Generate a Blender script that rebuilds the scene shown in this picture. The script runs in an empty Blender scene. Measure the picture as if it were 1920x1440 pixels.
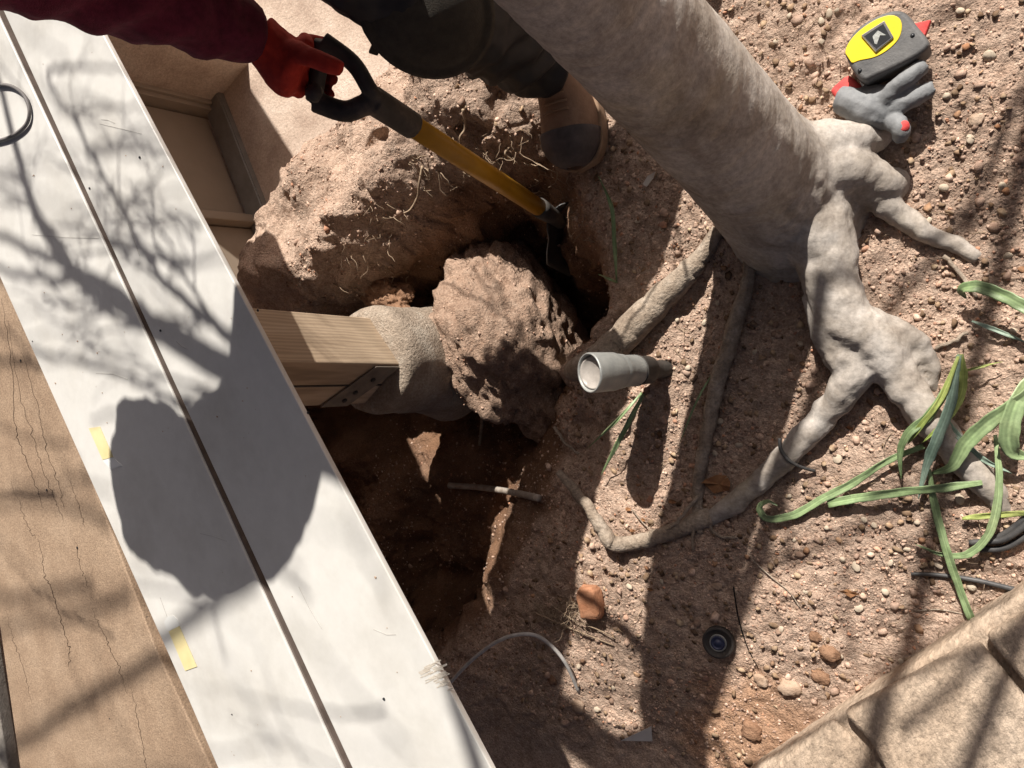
import bpy, math, random
import numpy as np
from mathutils import Vector, Matrix

random.seed(7)
RNG = np.random.default_rng(11)
scene = bpy.context.scene
COL = scene.collection

# ------------------------------------------------------------------ camera
F_PX, W_PX, H_PX, CAM_H = 1400.0, 1920.0, 1440.0, 1.4
def unit(v):
    v = np.array(v, float); return v / np.linalg.norm(v)
ZC = -unit((900, 180, -1400)); XC = np.array([1.0, 0, 0]); XC = unit(XC - XC.dot(ZC) * ZC); YC = np.cross(ZC, XC)
ROT = np.array([XC, YC, ZC]); CAM = np.array([0, 0, CAM_H])
cam_data = bpy.data.cameras.new('camera')
cam_data.sensor_fit = 'HORIZONTAL'; cam_data.sensor_width = 36.0
cam_data.lens = 36.0 * F_PX / W_PX
cam_data.clip_start = 0.02; cam_data.clip_end = 500
cam = bpy.data.objects.new('camera', cam_data); COL.objects.link(cam)
cam.matrix_world = Matrix.Translation(CAM) @ Matrix([list(r) for r in ROT]).to_4x4()
scene.camera = cam

# ------------------------------------------------------------------ light
SUN = unit((0.032, -0.771, -0.636))          # direction the sunlight travels
world = bpy.data.worlds.new('World'); scene.world = world; world.use_nodes = True
wn = world.node_tree.nodes; wl = world.node_tree.links
sky = wn.new('ShaderNodeTexSky'); sky.sky_type = 'NISHITA'; sky.sun_disc = False
sky.dust_density = 3.0; sky.air_density = .15; sky.ozone_density = .2; sky.sun_elevation = math.asin(-SUN[2]); sky.sun_rotation = math.atan2(-SUN[0], -SUN[1])
wn['Background'].inputs['Strength'].default_value = 0.05
wl.new(sky.outputs['Color'], wn['Background'].inputs['Color'])
sd = bpy.data.lights.new('sun', 'SUN'); sd.energy = 5.0; sd.angle = math.radians(0.53); sd.color = (1.0, 0.945, 0.87)
so = bpy.data.objects.new('sun', sd); COL.objects.link(so)
so.rotation_euler = Vector(SUN).to_track_quat('-Z', 'Y').to_euler(); so.location = (0, 3, 6)
vs = scene.view_settings; vs.view_transform = 'Standard'; vs.look = 'None'; vs.gamma = 1; vs.use_curve_mapping = False
vs.exposure = 0.66

# ------------------------------------------------------------------ coordinates
def at(px, py, z=0.0):
    """point of the horizontal plane at height z seen at photo pixel px, py"""
    r = ROT @ np.array([(px - 960) / F_PX, (720 - py) / F_PX, -1.0])
    return CAM + r * (z - CAM_H) / r[2]
def lift(p, s):                      # a point s metres up the sun ray
    return np.array(p) - SUN * s

# ------------------------------------------------------------------ noise
_T = RNG.random(4096).astype(np.float32) * 2 - 1
def vnoise(x, y, z=0.0, seed=0):
    x = np.asarray(x, np.float64); y = np.asarray(y, np.float64); z = np.asarray(z, np.float64) + np.zeros_like(x)
    xi = np.floor(x).astype(np.int64); yi = np.floor(y).astype(np.int64); zi = np.floor(z).astype(np.int64)
    fx = x - xi; fy = y - yi; fz = z - zi
    fx = fx * fx * (3 - 2 * fx); fy = fy * fy * (3 - 2 * fy); fz = fz * fz * (3 - 2 * fz)
    def h(a, b, c):
        n = (a * 73856093) ^ (b * 19349663) ^ (c * 83492791) ^ (seed * 2654435)
        n = (n ^ (n >> 13)) * 1274126177
        return _T[(n ^ (n >> 16)) & 4095]
    r = 0
    for dx in (0, 1):
        for dy in (0, 1):
            for dz in (0, 1):
                r = r + h(xi + dx, yi + dy, zi + dz) * (fx if dx else 1 - fx) * (fy if dy else 1 - fy) * (fz if dz else 1 - fz)
    return r
def fbm(x, y, z=0.0, seed=0, o=4, g=0.5):
    a, f, r = 1.0, 1.0, 0
    for k in range(o):
        r = r + a * vnoise(np.asarray(x) * f + 3.1 * k, np.asarray(y) * f - 1.7 * k, np.asarray(z) * f, seed + k)
        a *= g; f *= 2.03
    return r
def sstep(x, a, b):
    t = np.clip((x - a) / (b - a), 0, 1); return t * t * (3 - 2 * t)

# ------------------------------------------------------------------ mesh helpers
class MB:
    def __init__(s): s.v = []; s.f = []
    def add(s, v, f):
        o = len(s.v); s.v += [tuple(map(float, p)) for p in v]; s.f += [tuple(i + o for i in q) for q in f]; return s
    def box(s, c, ax, ay, az):
        c, ax, ay, az = (np.array(q, float) for q in (c, ax, ay, az))
        v = [c + i * ax + j * ay + k * az for k in (-1, 1) for j in (-1, 1) for i in (-1, 1)]
        return s.add(v, [(0, 2, 3, 1), (4, 5, 7, 6), (0, 1, 5, 4), (2, 6, 7, 3), (0, 4, 6, 2), (1, 3, 7, 5)])
    def prism(s, top, d):                 # polygon extruded by vector d
        n = len(top); d = np.array(d)
        v = [np.array(p) for p in top] + [np.array(p) + d for p in top]
        return s.add(v, [tuple(range(n)), tuple(range(2 * n - 1, n - 1, -1))] + [(i, n + i, n + (i + 1) % n, (i + 1) % n) for i in range(n)])
    def tube(s, pts, rad, n=10, flat=None, up=None):
        pts = [np.array(p, float) for p in pts]; m = len(pts)
        if np.isscalar(rad): rad = [rad] * m
        t0 = unit(pts[1] - pts[0]); ref = np.array(up if up is not None else ((0, 0, 1) if abs(t0[2]) < .9 else (1, 0, 0)), float)
        a = unit(np.cross(t0, ref)); v = []; f = []
        for i in range(m):
            t = unit(pts[min(i + 1, m - 1)] - pts[max(i - 1, 0)])
            a = unit(a - a.dot(t) * t); b = np.cross(t, a)
            r = rad[i]; ra, rb = (r if not np.isscalar(r) else (r, r))
            if flat: rb *= flat
            for k in range(n):
                q = 2 * math.pi * k / n
                v.append(pts[i] + a * ra * math.cos(q) + b * rb * math.sin(q))
        for i in range(m - 1):
            for k in range(n):
                f.append((i * n + k, i * n + (k + 1) % n, (i + 1) * n + (k + 1) % n, (i + 1) * n + k))
        f.append(tuple(range(n - 1, -1, -1))); f.append(tuple(range((m - 1) * n, m * n)))
        return s.add(v, f)
    def build(s, name, mat, parent=None, smooth=True, bevel=0):
        me = bpy.data.meshes.new(name); me.from_pydata(s.v, [], s.f); me.update()
        return link(name, me, mat, parent, smooth, bevel)
def link(name, me, mat, parent=None, smooth=True, bevel=0):
    o = bpy.data.objects.new(name, me); COL.objects.link(o)
    if mat is not None and not me.materials: me.materials.append(mat)
    if smooth:
        me.polygons.foreach_set('use_smooth', [True] * len(me.polygons))
    if bevel:
        b = o.modifiers.new('bevel', 'BEVEL'); b.width = bevel; b.segments = 2; b.limit_method = 'ANGLE'; b.angle_limit = math.radians(40)
        w = o.modifiers.new('wn', 'WEIGHTED_NORMAL')
    if parent is not None: o.parent = parent
    return o
def empty(name, loc=(0, 0, 0)):
    o = bpy.data.objects.new(name, None); COL.objects.link(o); o.empty_display_size = .05
    return o
def tag(o, label, cat, group=None):
    o['label'] = label; o['category'] = cat
    if group: o['group'] = group
    return o
def spline(pts, n=8):
    """Catmull-Rom through points of any width"""
    P = [np.array(p, float) for p in pts]
    P = [2 * P[0] - P[1]] + P + [2 * P[-1] - P[-2]]; out = []
    for i in range(1, len(P) - 2):
        for k in range(n):
            t = k / n; a, b, c, d = P[i - 1:i + 3]
            out.append(.5 * (2 * b + (c - a) * t + (2 * a - 5 * b + 4 * c - d) * t * t + (3 * b - a - 3 * c + d) * t ** 3))
    out.append(P[-2]); return out
def remeshed(mb, name, mat, parent=None, voxel=.006, smooth=4, disp=None):
    """union of overlapping tubes as one continuous skin"""
    me = bpy.data.meshes.new(name); me.from_pydata(mb.v, [], mb.f); me.update()
    o = bpy.data.objects.new(name + '_tmp', me); COL.objects.link(o)
    m = o.modifiers.new('r', 'REMESH'); m.mode = 'VOXEL'; m.voxel_size = voxel
    if smooth:
        q = o.modifiers.new('s', 'SMOOTH'); q.iterations = smooth; q.factor = .5
    dg = bpy.context.evaluated_depsgraph_get(); dg.update()
    new = bpy.data.meshes.new_from_object(o.evaluated_get(dg)); new.name = name
    bpy.data.objects.remove(o); bpy.data.meshes.remove(me)
    if disp is not None:
        n = len(new.vertices); co = np.empty(n * 3); new.vertices.foreach_get('co', co); co = co.reshape(-1, 3)
        no = np.empty(n * 3); new.vertices.foreach_get('normal', no); no = no.reshape(-1, 3)
        co = co + no * disp(co)[:, None]
        new.vertices.foreach_set('co', co.ravel()); new.update()
    new.materials.clear()
    return link(name, new, mat, parent)

# ------------------------------------------------------------------ materials
def lin(r, g, b):
    return tuple(((c / 255 + .055) / 1.055) ** 2.4 if c / 255 > .04 else c / 255 / 12.92 for c in (r, g, b)) + (1,)
def mat(name, stops, scale=20, detail=6, rough=.8, bump=.2, bscale=None, bdist=.003, stretch=(1, 1, 1), metal=0, spec=.4, distort=0, extra=None, speck=None, bstretch=None):
    """noise-driven colour ramp (stops: (pos, linear rgb)) plus noise bump, object coordinates"""
    m = bpy.data.materials.new(name); m.use_nodes = True; nt = m.node_tree; N = nt.nodes; Lk = nt.links
    p = N['Principled BSDF']; p.inputs['Roughness'].default_value = rough; p.inputs['Metallic'].default_value = metal
    p.inputs['Specular IOR Level'].default_value = spec
    tc = N.new('ShaderNodeTexCoord'); mp = N.new('ShaderNodeMapping'); mp.inputs['Scale'].default_value = stretch
    Lk.new(tc.outputs['Object'], mp.inputs['Vector'])
    nz = N.new('ShaderNodeTexNoise'); nz.inputs['Scale'].default_value = scale; nz.inputs['Detail'].default_value = detail
    nz.inputs['Roughness'].default_value = .62; nz.inputs['Distortion'].default_value = distort
    Lk.new(mp.outputs['Vector'], nz.inputs['Vector'])
    cr = N.new('ShaderNodeValToRGB'); el = cr.color_ramp.elements
    while len(el) < len(stops): el.new(.5)
    for e, (q, c) in zip(el, stops): e.position = q; e.color = tuple(c[:3]) + (1,)
    Lk.new(nz.outputs['Fac'], cr.inputs['Fac']); Lk.new(cr.outputs['Color'], p.inputs['Base Color'])
    if bump:
        nb = N.new('ShaderNodeTexNoise'); nb.inputs['Scale'].default_value = bscale or scale * 4; nb.inputs['Detail'].default_value = 4
        nb.inputs['Roughness'].default_value = .65
        if bstretch:
            m2_ = N.new('ShaderNodeMapping'); m2_.inputs['Scale'].default_value = bstretch; m2_.inputs['Rotation'].default_value = (.35, .2, 0)
            Lk.new(tc.outputs['Object'], m2_.inputs['Vector']); Lk.new(m2_.outputs['Vector'], nb.inputs['Vector'])
        else: Lk.new(mp.outputs['Vector'], nb.inputs['Vector'])
        bp = N.new('ShaderNodeBump'); bp.inputs['Strength'].default_value = bump; bp.inputs['Distance'].default_value = bdist
        Lk.new(nb.outputs['Fac'], bp.inputs['Height']); Lk.new(bp.outputs['Normal'], p.inputs['Normal'])
    if extra: extra(nt, p, cr, mp)
    if speck:                              # fine grain of the stuff itself: (scale, darkest, lightest)
        src = p.inputs['Base Color'].links[0].from_socket
        ns = N.new('ShaderNodeTexNoise'); ns.inputs['Scale'].default_value = speck[0]; ns.inputs['Detail'].default_value = 3; ns.inputs['Roughness'].default_value = .7
        Lk.new(mp.outputs['Vector'], ns.inputs['Vector'])
        mr = N.new('ShaderNodeMapRange'); mr.inputs['From Min'].default_value = .32; mr.inputs['From Max'].default_value = .68
        mr.inputs['To Min'].default_value = speck[1]; mr.inputs['To Max'].default_value = speck[2]
        Lk.new(ns.outputs['Fac'], mr.inputs['Value'])
        sc = N.new('ShaderNodeVectorMath'); sc.operation = 'SCALE'; Lk.new(src, sc.inputs[0]); Lk.new(mr.outputs['Result'], sc.inputs['Scale'])
        Lk.new(sc.outputs['Vector'], p.inputs['Base Color'])
    return m

M = {}
def soil_extra(nt, p, cr, mp):
    """attribute 'damp' mixes the dusty crust to the fresh red-brown soil of the dig; 'rust' to orange earth"""
    N, Lk = nt.nodes, nt.links
    a = N.new('ShaderNodeAttribute'); a.attribute_name = 'damp'
    b = N.new('ShaderNodeAttribute'); b.attribute_name = 'rust'
    n2 = N.new('ShaderNodeTexNoise'); n2.inputs['Scale'].default_value = 9; n2.inputs['Detail'].default_value = 8
    Lk.new(mp.outputs['Vector'], n2.inputs['Vector'])
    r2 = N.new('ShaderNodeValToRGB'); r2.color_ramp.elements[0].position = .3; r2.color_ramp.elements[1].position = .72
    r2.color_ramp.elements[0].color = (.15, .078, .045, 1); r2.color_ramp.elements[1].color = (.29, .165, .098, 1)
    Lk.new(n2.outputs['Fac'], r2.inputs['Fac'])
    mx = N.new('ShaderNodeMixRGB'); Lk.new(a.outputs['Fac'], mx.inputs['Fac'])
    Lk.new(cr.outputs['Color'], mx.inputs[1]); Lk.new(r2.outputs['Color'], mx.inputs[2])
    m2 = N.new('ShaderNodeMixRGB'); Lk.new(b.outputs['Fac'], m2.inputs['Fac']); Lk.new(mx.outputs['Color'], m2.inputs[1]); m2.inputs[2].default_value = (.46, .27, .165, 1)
    # large pale and dark drifts of dust
    n3 = N.new('ShaderNodeTexNoise'); n3.inputs['Scale'].default_value = 5.5; n3.inputs['Detail'].default_value = 5
    Lk.new(mp.outputs['Vector'], n3.inputs['Vector'])
    r3 = N.new('ShaderNodeMapRange'); r3.inputs['From Min'].default_value = .3; r3.inputs['From Max'].default_value = .7
    r3.inputs['To Min'].default_value = .72; r3.inputs['To Max'].default_value = 1.15
    Lk.new(n3.outputs['Fac'], r3.inputs['Value'])
    m3 = N.new('ShaderNodeVectorMath'); m3.operation = 'SCALE'; Lk.new(m2.outputs['Color'], m3.inputs[0]); Lk.new(r3.outputs['Result'], m3.inputs['Scale'])
    Lk.new(m3.outputs['Vector'], p.inputs['Base Color'])
M['soil'] = mat('dry_soil', [(.26, (.33, .222, .163)), (.45, (.50, .358, .272)), (.6, (.59, .435, .335)), (.78, (.68, .53, .42))], scale=60, detail=6, rough=.95, bump=1.0, bscale=170, bdist=.009, spec=.15, extra=soil_extra, speck=(230, .68, 1.22))
M['clod'] = mat('soil_clods', [(.3, (.27, .180, .125)), (.5, (.42, .30, .215)), (.75, (.54, .415, .32))], scale=25, rough=.95, bump=.7, bscale=300, bdist=.003, spec=.15)
M['redclod'] = mat('red_soil_clods', [(.3, (.17, .092, .055)), (.6, (.33, .195, .122)), (.8, (.42, .28, .19))], scale=40, rough=.95, bump=.9, bscale=240, bdist=.005, spec=.15)
M['footing'] = mat('dirt_caked_concrete', [(.3, (.28, .185, .125)), (.5, (.43, .31, .22)), (.66, (.54, .41, .30)), (.83, (.66, .58, .50))], scale=14, detail=6, rough=.95, bump=1.0, bscale=130, bdist=.012, spec=.15, speck=(200, .66, 1.2))
M['pebble'] = mat('pale_pebble', [(.3, (.36, .28, .20)), (.5, (.50, .41, .31)), (.7, (.62, .55, .44))], scale=30, rough=.85, bump=.3, bscale=200, bdist=.002)
M['concrete'] = mat('old_concrete', [(.3, (.38, .285, .225)), (.5, (.52, .41, .33)), (.7, (.60, .50, .42))], scale=7, detail=6, rough=.9, bump=.6, bscale=90, bdist=.006, spec=.2, speck=(120, .8, 1.12))
M['pier'] = mat('pier_concrete', [(.3, (.24, .19, .145)), (.5, (.37, .30, .235)), (.72, (.52, .46, .38))], scale=12, detail=6, rough=.9, bump=1.0, bscale=150, bdist=.008, spec=.2, speck=(180, .72, 1.15))
def white_extra(nt, p, cr, mp):
    p.inputs['Coat Weight'].default_value = .15; p.inputs['Coat Roughness'].default_value = .3
M['white'] = mat('white_board_paint', [(.3, (.52, .50, .46)), (.5, (.605, .59, .555)), (.75, (.63, .615, .585))], scale=5, detail=6, rough=.42, bump=.06, bscale=120, bdist=.001, extra=white_extra, speck=(35, .955, 1.02))
M['brown'] = mat('brown_composite', [(.3, (.26, .178, .118)), (.5, (.315, .222, .150)), (.7, (.36, .26, .18))], scale=9, detail=5, rough=.75, bump=.7, bscale=300, bdist=.002, spec=.35, speck=(280, .70, 1.28))
M['strip'] = mat('brown_grey_filler', [(.3, (.10, .078, .066)), (.7, (.15, .115, .098))], scale=40, rough=.9, bump=.2)
M['greyboard'] = mat('grey_weathered_board', [(.3, (.16, .14, .12)), (.7, (.28, .255, .225))], scale=50, rough=.85, bump=.6)
M['tape'] = mat('yellow_masking_tape', [(.3, (.62, .52, .26)), (.7, (.74, .65, .38))], scale=14, rough=.5, bump=.1)
M['film'] = mat('clear_film', [(.3, (.68, .68, .65)), (.7, (.74, .74, .72))], scale=20, rough=.2, bump=.05)
def wood_extra(nt, p, cr, mp):
    N, Lk = nt.nodes, nt.links
    w = N.new('ShaderNodeTexWave'); w.wave_type = 'BANDS'; w.bands_direction = 'X'
    w.inputs['Scale'].default_value = 34; w.inputs['Distortion'].default_value = 7; w.inputs['Detail'].default_value = 3; w.inputs['Detail Scale'].default_value = 1.2
    Lk.new(mp.outputs['Vector'], w.inputs['Vector'])
    mx = N.new('ShaderNodeMixRGB'); mx.blend_type = 'MULTIPLY'; mx.inputs['Fac'].default_value = .26
    Lk.new(cr.outputs['Color'], mx.inputs[1]); Lk.new(w.outputs['Color'], mx.inputs[2]); Lk.new(mx.outputs['Color'], p.inputs['Base Color'])
M['wood'] = mat('treated_timber', [(.3, (.31, .225, .15)), (.55, (.43, .325, .225)), (.8, (.53, .42, .31))], scale=10, detail=8, rough=.75, bump=.3, bscale=60, stretch=(1, 1, .12), extra=wood_extra)
def bark_extra(nt, p, cr, mp):
    N, Lk = nt.nodes, nt.links
    n2 = N.new('ShaderNodeTexNoise'); n2.inputs['Scale'].default_value = 7; n2.inputs['Detail'].default_value = 6
    Lk.new(mp.outputs['Vector'], n2.inputs['Vector'])
    r = N.new('ShaderNodeValToRGB'); r.color_ramp.elements[0].position = .55; r.color_ramp.elements[1].position = .78
    r.color_ramp.elements[0].color = (1, 1, 1, 1); r.color_ramp.elements[1].color = (.92, .84, .62, 1)
    Lk.new(n2.outputs['Fac'], r.inputs['Fac'])
    mx = N.new('ShaderNodeMixRGB'); mx.blend_type = 'MULTIPLY'; mx.inputs['Fac'].default_value = .7
    Lk.new(cr.outputs['Color'], mx.inputs[1]); Lk.new(r.outputs['Color'], mx.inputs[2]); Lk.new(mx.outputs['Color'], p.inputs['Base Color'])
M['bark'] = mat('smooth_grey_bark', [(.26, (.24, .20, .165)), (.42, (.36, .315, .27)), (.55, (.44, .395, .35)), (.75, (.55, .51, .465))], scale=11, detail=7, rough=.85, bump=.4, bscale=60, bdist=.004, bstretch=(1, 1, 1.6), spec=.2, distort=.8, extra=bark_extra, speck=(120, .78, 1.13))
M['root'] = mat('root_bark', [(.3, (.21, .160, .120)), (.5, (.33, .265, .205)), (.75, (.45, .38, .31))], scale=30, detail=7, rough=.9, bump=.9, bscale=110, bdist=.006, spec=.2, speck=(160, .7, 1.2))
M['fibre'] = mat('root_fibre', [(.3, (.22, .15, .10)), (.7, (.42, .32, .22))], scale=60, rough=.9, bump=0)
M['twig'] = mat('bare_twig_bark', [(.3, (.12, .095, .075)), (.7, (.24, .20, .165))], scale=20, rough=.9, bump=.2)
M['black'] = mat('black_cloth', [(.3, (.004, .004, .006)), (.7, (.010, .010, .014))], scale=40, rough=.55, bump=.3, bscale=500, bdist=.001)
M['pad'] = mat('knee_pad_fabric', [(.3, (.030, .026, .020)), (.7, (.055, .047, .036))], scale=60, rough=.85, bump=.5, bscale=500)
M['maroon'] = mat('maroon_fleece', [(.3, (.070, .006, .018)), (.7, (.135, .014, .036))], scale=80, rough=.95, bump=.7, bscale=500, bdist=.002)
M['redglove'] = mat('red_knit', [(.3, (.34, .018, .010)), (.7, (.50, .035, .018))], scale=90, rough=.8, bump=.6, bscale=600, bdist=.001)
M['redcuff'] = mat('bright_red_knit', [(.3, (.55, .05, .05)), (.7, (.68, .09, .08))], scale=90, rough=.8, bump=.6, bscale=700, bdist=.001)
M['rubber'] = mat('grey_black_rubber', [(.3, (.12, .125, .13)), (.55, (.21, .215, .22)), (.8, (.33, .32, .30))], scale=25, rough=.7, bump=.5, bscale=160, bdist=.002)
M['casegrey'] = mat('case_grey_rubber', [(.3, (.07, .07, .072)), (.7, (.16, .155, .15))], scale=25, rough=.6, bump=.4, bscale=160, bdist=.002)
M['handle'] = mat('dusty_black_plastic', [(.3, (.030, .028, .026)), (.55, (.060, .052, .046)), (.8, (.16, .125, .095))], scale=22, rough=.65, bump=.3, bscale=120)
M['yellow'] = mat('yellow_fibreglass', [(.3, (.42, .20, .012)), (.6, (.58, .29, .018)), (.8, (.62, .35, .05))], scale=14, rough=.38, bump=.08, bscale=80)
M['steel'] = mat('dark_steel', [(.3, (.05, .05, .052)), (.7, (.12, .115, .11))], scale=20, rough=.5, metal=.6, bump=.2)
M['leather'] = mat('worn_brown_leather', [(.3, (.20, .115, .072)), (.55, (.32, .20, .13)), (.8, (.46, .33, .235))], scale=18, detail=8, rough=.7, bump=.4, bscale=140)
M['toecap'] = mat('dark_toe_cap', [(.3, (.045, .036, .036)), (.7, (.12, .10, .098))], scale=22, rough=.65, bump=.3)
M['sole'] = mat('tan_welt', [(.3, (.19, .115, .068)), (.7, (.32, .21, .135))], scale=30, rough=.8, bump=.3)
M['skin'] = mat('skin', [(.3, (.40, .24, .17)), (.7, (.46, .28, .20))], scale=20, rough=.6, bump=.1)
M['tapeyellow'] = mat('yellow_plastic', [(.3, (.78, .58, .02)), (.7, (.84, .64, .03))], scale=12, rough=.4, bump=.05)
M['chrome'] = mat('bright_metal', [(.3, (.60, .60, .60)), (.7, (.75, .75, .75))], scale=20, rough=.22, metal=1, bump=.05)
M['ink'] = mat('black_print', [(.3, (.018, .019, .022)), (.7, (.035, .037, .04))], scale=20, rough=.3, bump=0)
M['alum'] = mat('dusty_grey_metal', [(.3, (.27, .28, .27)), (.6, (.38, .385, .365)), (.8, (.50, .46, .40))], scale=24, detail=8, rough=.5, metal=.35, bump=.3, bscale=120)
M['lens'] = mat('dusty_lens', [(.3, (.33, .30, .27)), (.7, (.46, .42, .38))], scale=60, rough=.2, bump=.15, bscale=300)
def rib_extra(nt, p, cr, mp):
    N, Lk = nt.nodes, nt.links
    a = N.new('ShaderNodeAttribute'); a.attribute_name = 'rib'
    sc = N.new('ShaderNodeVectorMath'); sc.operation = 'SCALE'; Lk.new(cr.outputs['Color'], sc.inputs[0]); Lk.new(a.outputs['Fac'], sc.inputs['Scale'])
    Lk.new(sc.outputs['Vector'], p.inputs['Base Color'])
M['leaf'] = mat('strap_leaf', [(.3, (.16, .24, .10)), (.55, (.25, .335, .165)), (.8, (.38, .44, .23))], scale=9, rough=.45, bump=.25, bscale=60, spec=.5, extra=rib_extra, speck=(90, .8, 1.15))
M['paleleaf'] = mat('yellowing_leaf', [(.3, (.26, .34, .08)), (.6, (.44, .48, .16)), (.8, (.60, .58, .30))], scale=8, rough=.5, bump=.25, bscale=60, extra=rib_extra, speck=(90, .8, 1.15))
M['blueleaf'] = mat('blue_green_leaf', [(.3, (.17, .25, .19)), (.6, (.26, .34, .27)), (.8, (.36, .43, .28))], scale=9, rough=.5, bump=.25, bscale=60, extra=rib_extra, speck=(90, .8, 1.15))
M['brownleaf'] = mat('dry_brown_leaf', [(.3, (.18, .080, .035)), (.7, (.36, .18, .08))], scale=40, rough=.8, bump=.4)
M['cable'] = mat('black_cable', [(.3, (.035, .035, .037)), (.7, (.10, .095, .09))], scale=40, rough=.5, bump=.1)
M['loopshade'] = mat('loop_shadow_grey', [(.3, (.13, .12, .115)), (.7, (.19, .175, .17))], scale=40, rough=.6, bump=.1)  # shadow tone as a colour, for the loop on the white board
M['hose'] = mat('grey_white_tube', [(.3, (.34, .32, .30)), (.7, (.58, .56, .53))], scale=50, rough=.5, bump=.2)
M['pvc'] = mat('white_pvc', [(.35, (.22, .17, .13)), (.6, (.40, .35, .30))], scale=40, rough=.5, bump=.2)
M['bluecap'] = mat('blue_plastic', [(.3, (.025, .030, .06)), (.7, (.05, .06, .12))], scale=40, rough=.4, bump=.1)
M['beige'] = mat('beige_vinyl', [(.3, (.25, .20, .152)), (.7, (.31, .25, .195))], scale=5, rough=.6, bump=.1)
M['slot'] = mat('dark_gasket', [(.3, (.03, .027, .025)), (.7, (.05, .045, .04))], scale=30, rough=.7, bump=.2)
M['flash'] = mat('grey_flashing', [(.3, (.20, .19, .175)), (.7, (.30, .285, .265))], scale=14, rough=.5, metal=.3, bump=.2)
M['rustflash'] = mat('dusty_steel_strap', [(.3, (.13, .11, .09)), (.7, (.24, .20, .16))], scale=30, rough=.7, metal=.2, bump=.3)
M['brick'] = mat('brick_shard', [(.3, (.30, .125, .060)), (.7, (.44, .22, .125))], scale=50, rough=.9, bump=.5, bscale=260)
M['card'] = mat('white_card', [(.3, (.58, .54, .49)), (.7, (.68, .64, .59))], scale=20, rough=.7, bump=.1)
def paver_extra(nt, p, cr, mp):
    N, Lk = nt.nodes, nt.links
M['paver'] = mat('wood_grain_paver', [(.28, (.34, .25, .178)), (.5, (.46, .355, .265)), (.75, (.56, .45, .35))], scale=9, detail=6, rough=.85, bump=1.0, bscale=90, bdist=.007, spec=.2, speck=(110, .66, 1.18), stretch=(1, .45, 1))

# ------------------------------------------------------------------ terrain
def poly(pts):                            # photo outline -> world xy ring
    return np.array([at(*p)[:2] if len(p) == 3 else p for p in pts])
def sdist(P, x, y):
    d = np.full(x.shape, 1e9); ins = np.zeros(x.shape, bool); n = len(P)
    for i in range(n):
        (ax, ay), (bx, by) = P[i], P[(i + 1) % n]
        ex, ey = bx - ax, by - ay; l2 = ex * ex + ey * ey + 1e-12
        t = np.clip(((x - ax) * ex + (y - ay) * ey) / l2, 0, 1)
        d = np.minimum(d, np.hypot(x - ax - t * ex, y - ay - t * ey))
        c = ((ay > y) != (by > y)); ins ^= c & (x < ex * (y - ay) / (ey + 1e-12) + ax)
    return np.where(ins, d, -d)
PIT = poly([(1040, 292, 0), (1000, 245, .03), (935, 278, .07), (860, 292, .09), (805, 312, .09), (748, 388, .07), (722, 445, .05), (688, 485, .02), (650, 535, 0), (600, 578, -.03),
            (520, 600, -.05), (440, 680, -.05), (430, 850, -.05), (560, 1100, -.03), (720, 1240, 0), (850, 1240, 0), (930, 1150, 0), (985, 1060, 0), (1035, 950, 0), (1062, 860, 0),
            (1052, 780, 0), (1058, 700, 0), (1100, 652, 0), (1136, 600, 0), (1146, 520, 0), (1132, 420, 0), (1092, 345, 0)])
MOUND = poly([(590, 250, .05), (700, 105, .05), (830, 30, .03), (1010, 60, .02), (1030, 200, .02), (960, 290, .05), (870, 310, .06), (750, 400, .06), (690, 490, .03), (600, 570, 0), (470, 570, 0), (445, 470, .03), (490, 345, .05), (540, 290, .05)])
DROP = poly([(735, 40, .04), (712, 92, .04), (650, 190, .05), (592, 250, .05), (545, 290, .05), (490, 342, .05), (462, 405, .04), (442, 470, .03), (410, 560, .03), (-4.5, -.2), (-9, 1.2), (-6, 6), (-1.6, 4), (-1.35, 1.2)])
RUST = poly([(1290, 1270, 0), (1440, 1260, 0), (1560, 1330, 0), (1480, 1440, 0), (1380, 1500, 0), (1270, 1400, 0)])
SL = at(1052, 500, -.12)
def terrain(x, y, fine=True):
    x = np.asarray(x, float); y = np.asarray(y, float)
    wx = x + .018 * fbm(x * 14, y * 14, seed=3, o=3); wy = y + .018 * fbm(x * 14, y * 14, seed=5, o=3)
    sp, sm, sdp = sdist(PIT, wx, wy), sdist(MOUND, wx, wy), sdist(DROP, wx, wy)
    h = .014 * fbm(x * 3.2, y * 3.2, seed=1, o=3)
    mm = sstep(sm, -.05, .12)
    h = h + mm * (.085 + .050 * fbm(x * 6, y * 6, seed=9, o=3))
    dr = sstep(sdp, -.01, .12)
    h = h * (1 - dr) + dr * -.62
    floor = -.40 + .16 * sstep(-y, .30, .55) + .05 * fbm(x * 6, y * 6, seed=21, o=3)
    wid = .10 + .34 * sstep(-y, .10, .38) * sstep(x, -1.2, -.85) + .17 * sstep(y, -.06, .12)
    soft = sstep(-y, .08, .3) * sstep(x, -1.2, -.9)
    pm = sstep(sp / wid, -.05 - .28 * soft, 1.0)
    h = h * (1 - pm) + pm * np.minimum(floor, h)
    h = h + pm * (.24 * np.exp(-((x - SL[0]) ** 2 + (y - SL[1]) ** 2) / .085 ** 2))          # soil slumped back between footing and blade
    if fine:
        rough = .5 - .17 * mm * (1 - dr) + .25 * pm
        rid = 1 - np.abs(fbm(x * 26, y * 26, seed=31, o=3))
        h = h + rough * (.0075 * (rid - .6) + .0075 * fbm(x * 48, y * 48, seed=41, o=3) + .0035 * fbm(x * 150, y * 150, seed=51, o=2))
        pit_holes = np.clip(fbm(x * 18, y * 18, seed=61, o=2) - .62, 0, 1)
        h = h - mm * .06 * pit_holes
    return h, sp, sm, sdp, pm, mm
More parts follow.
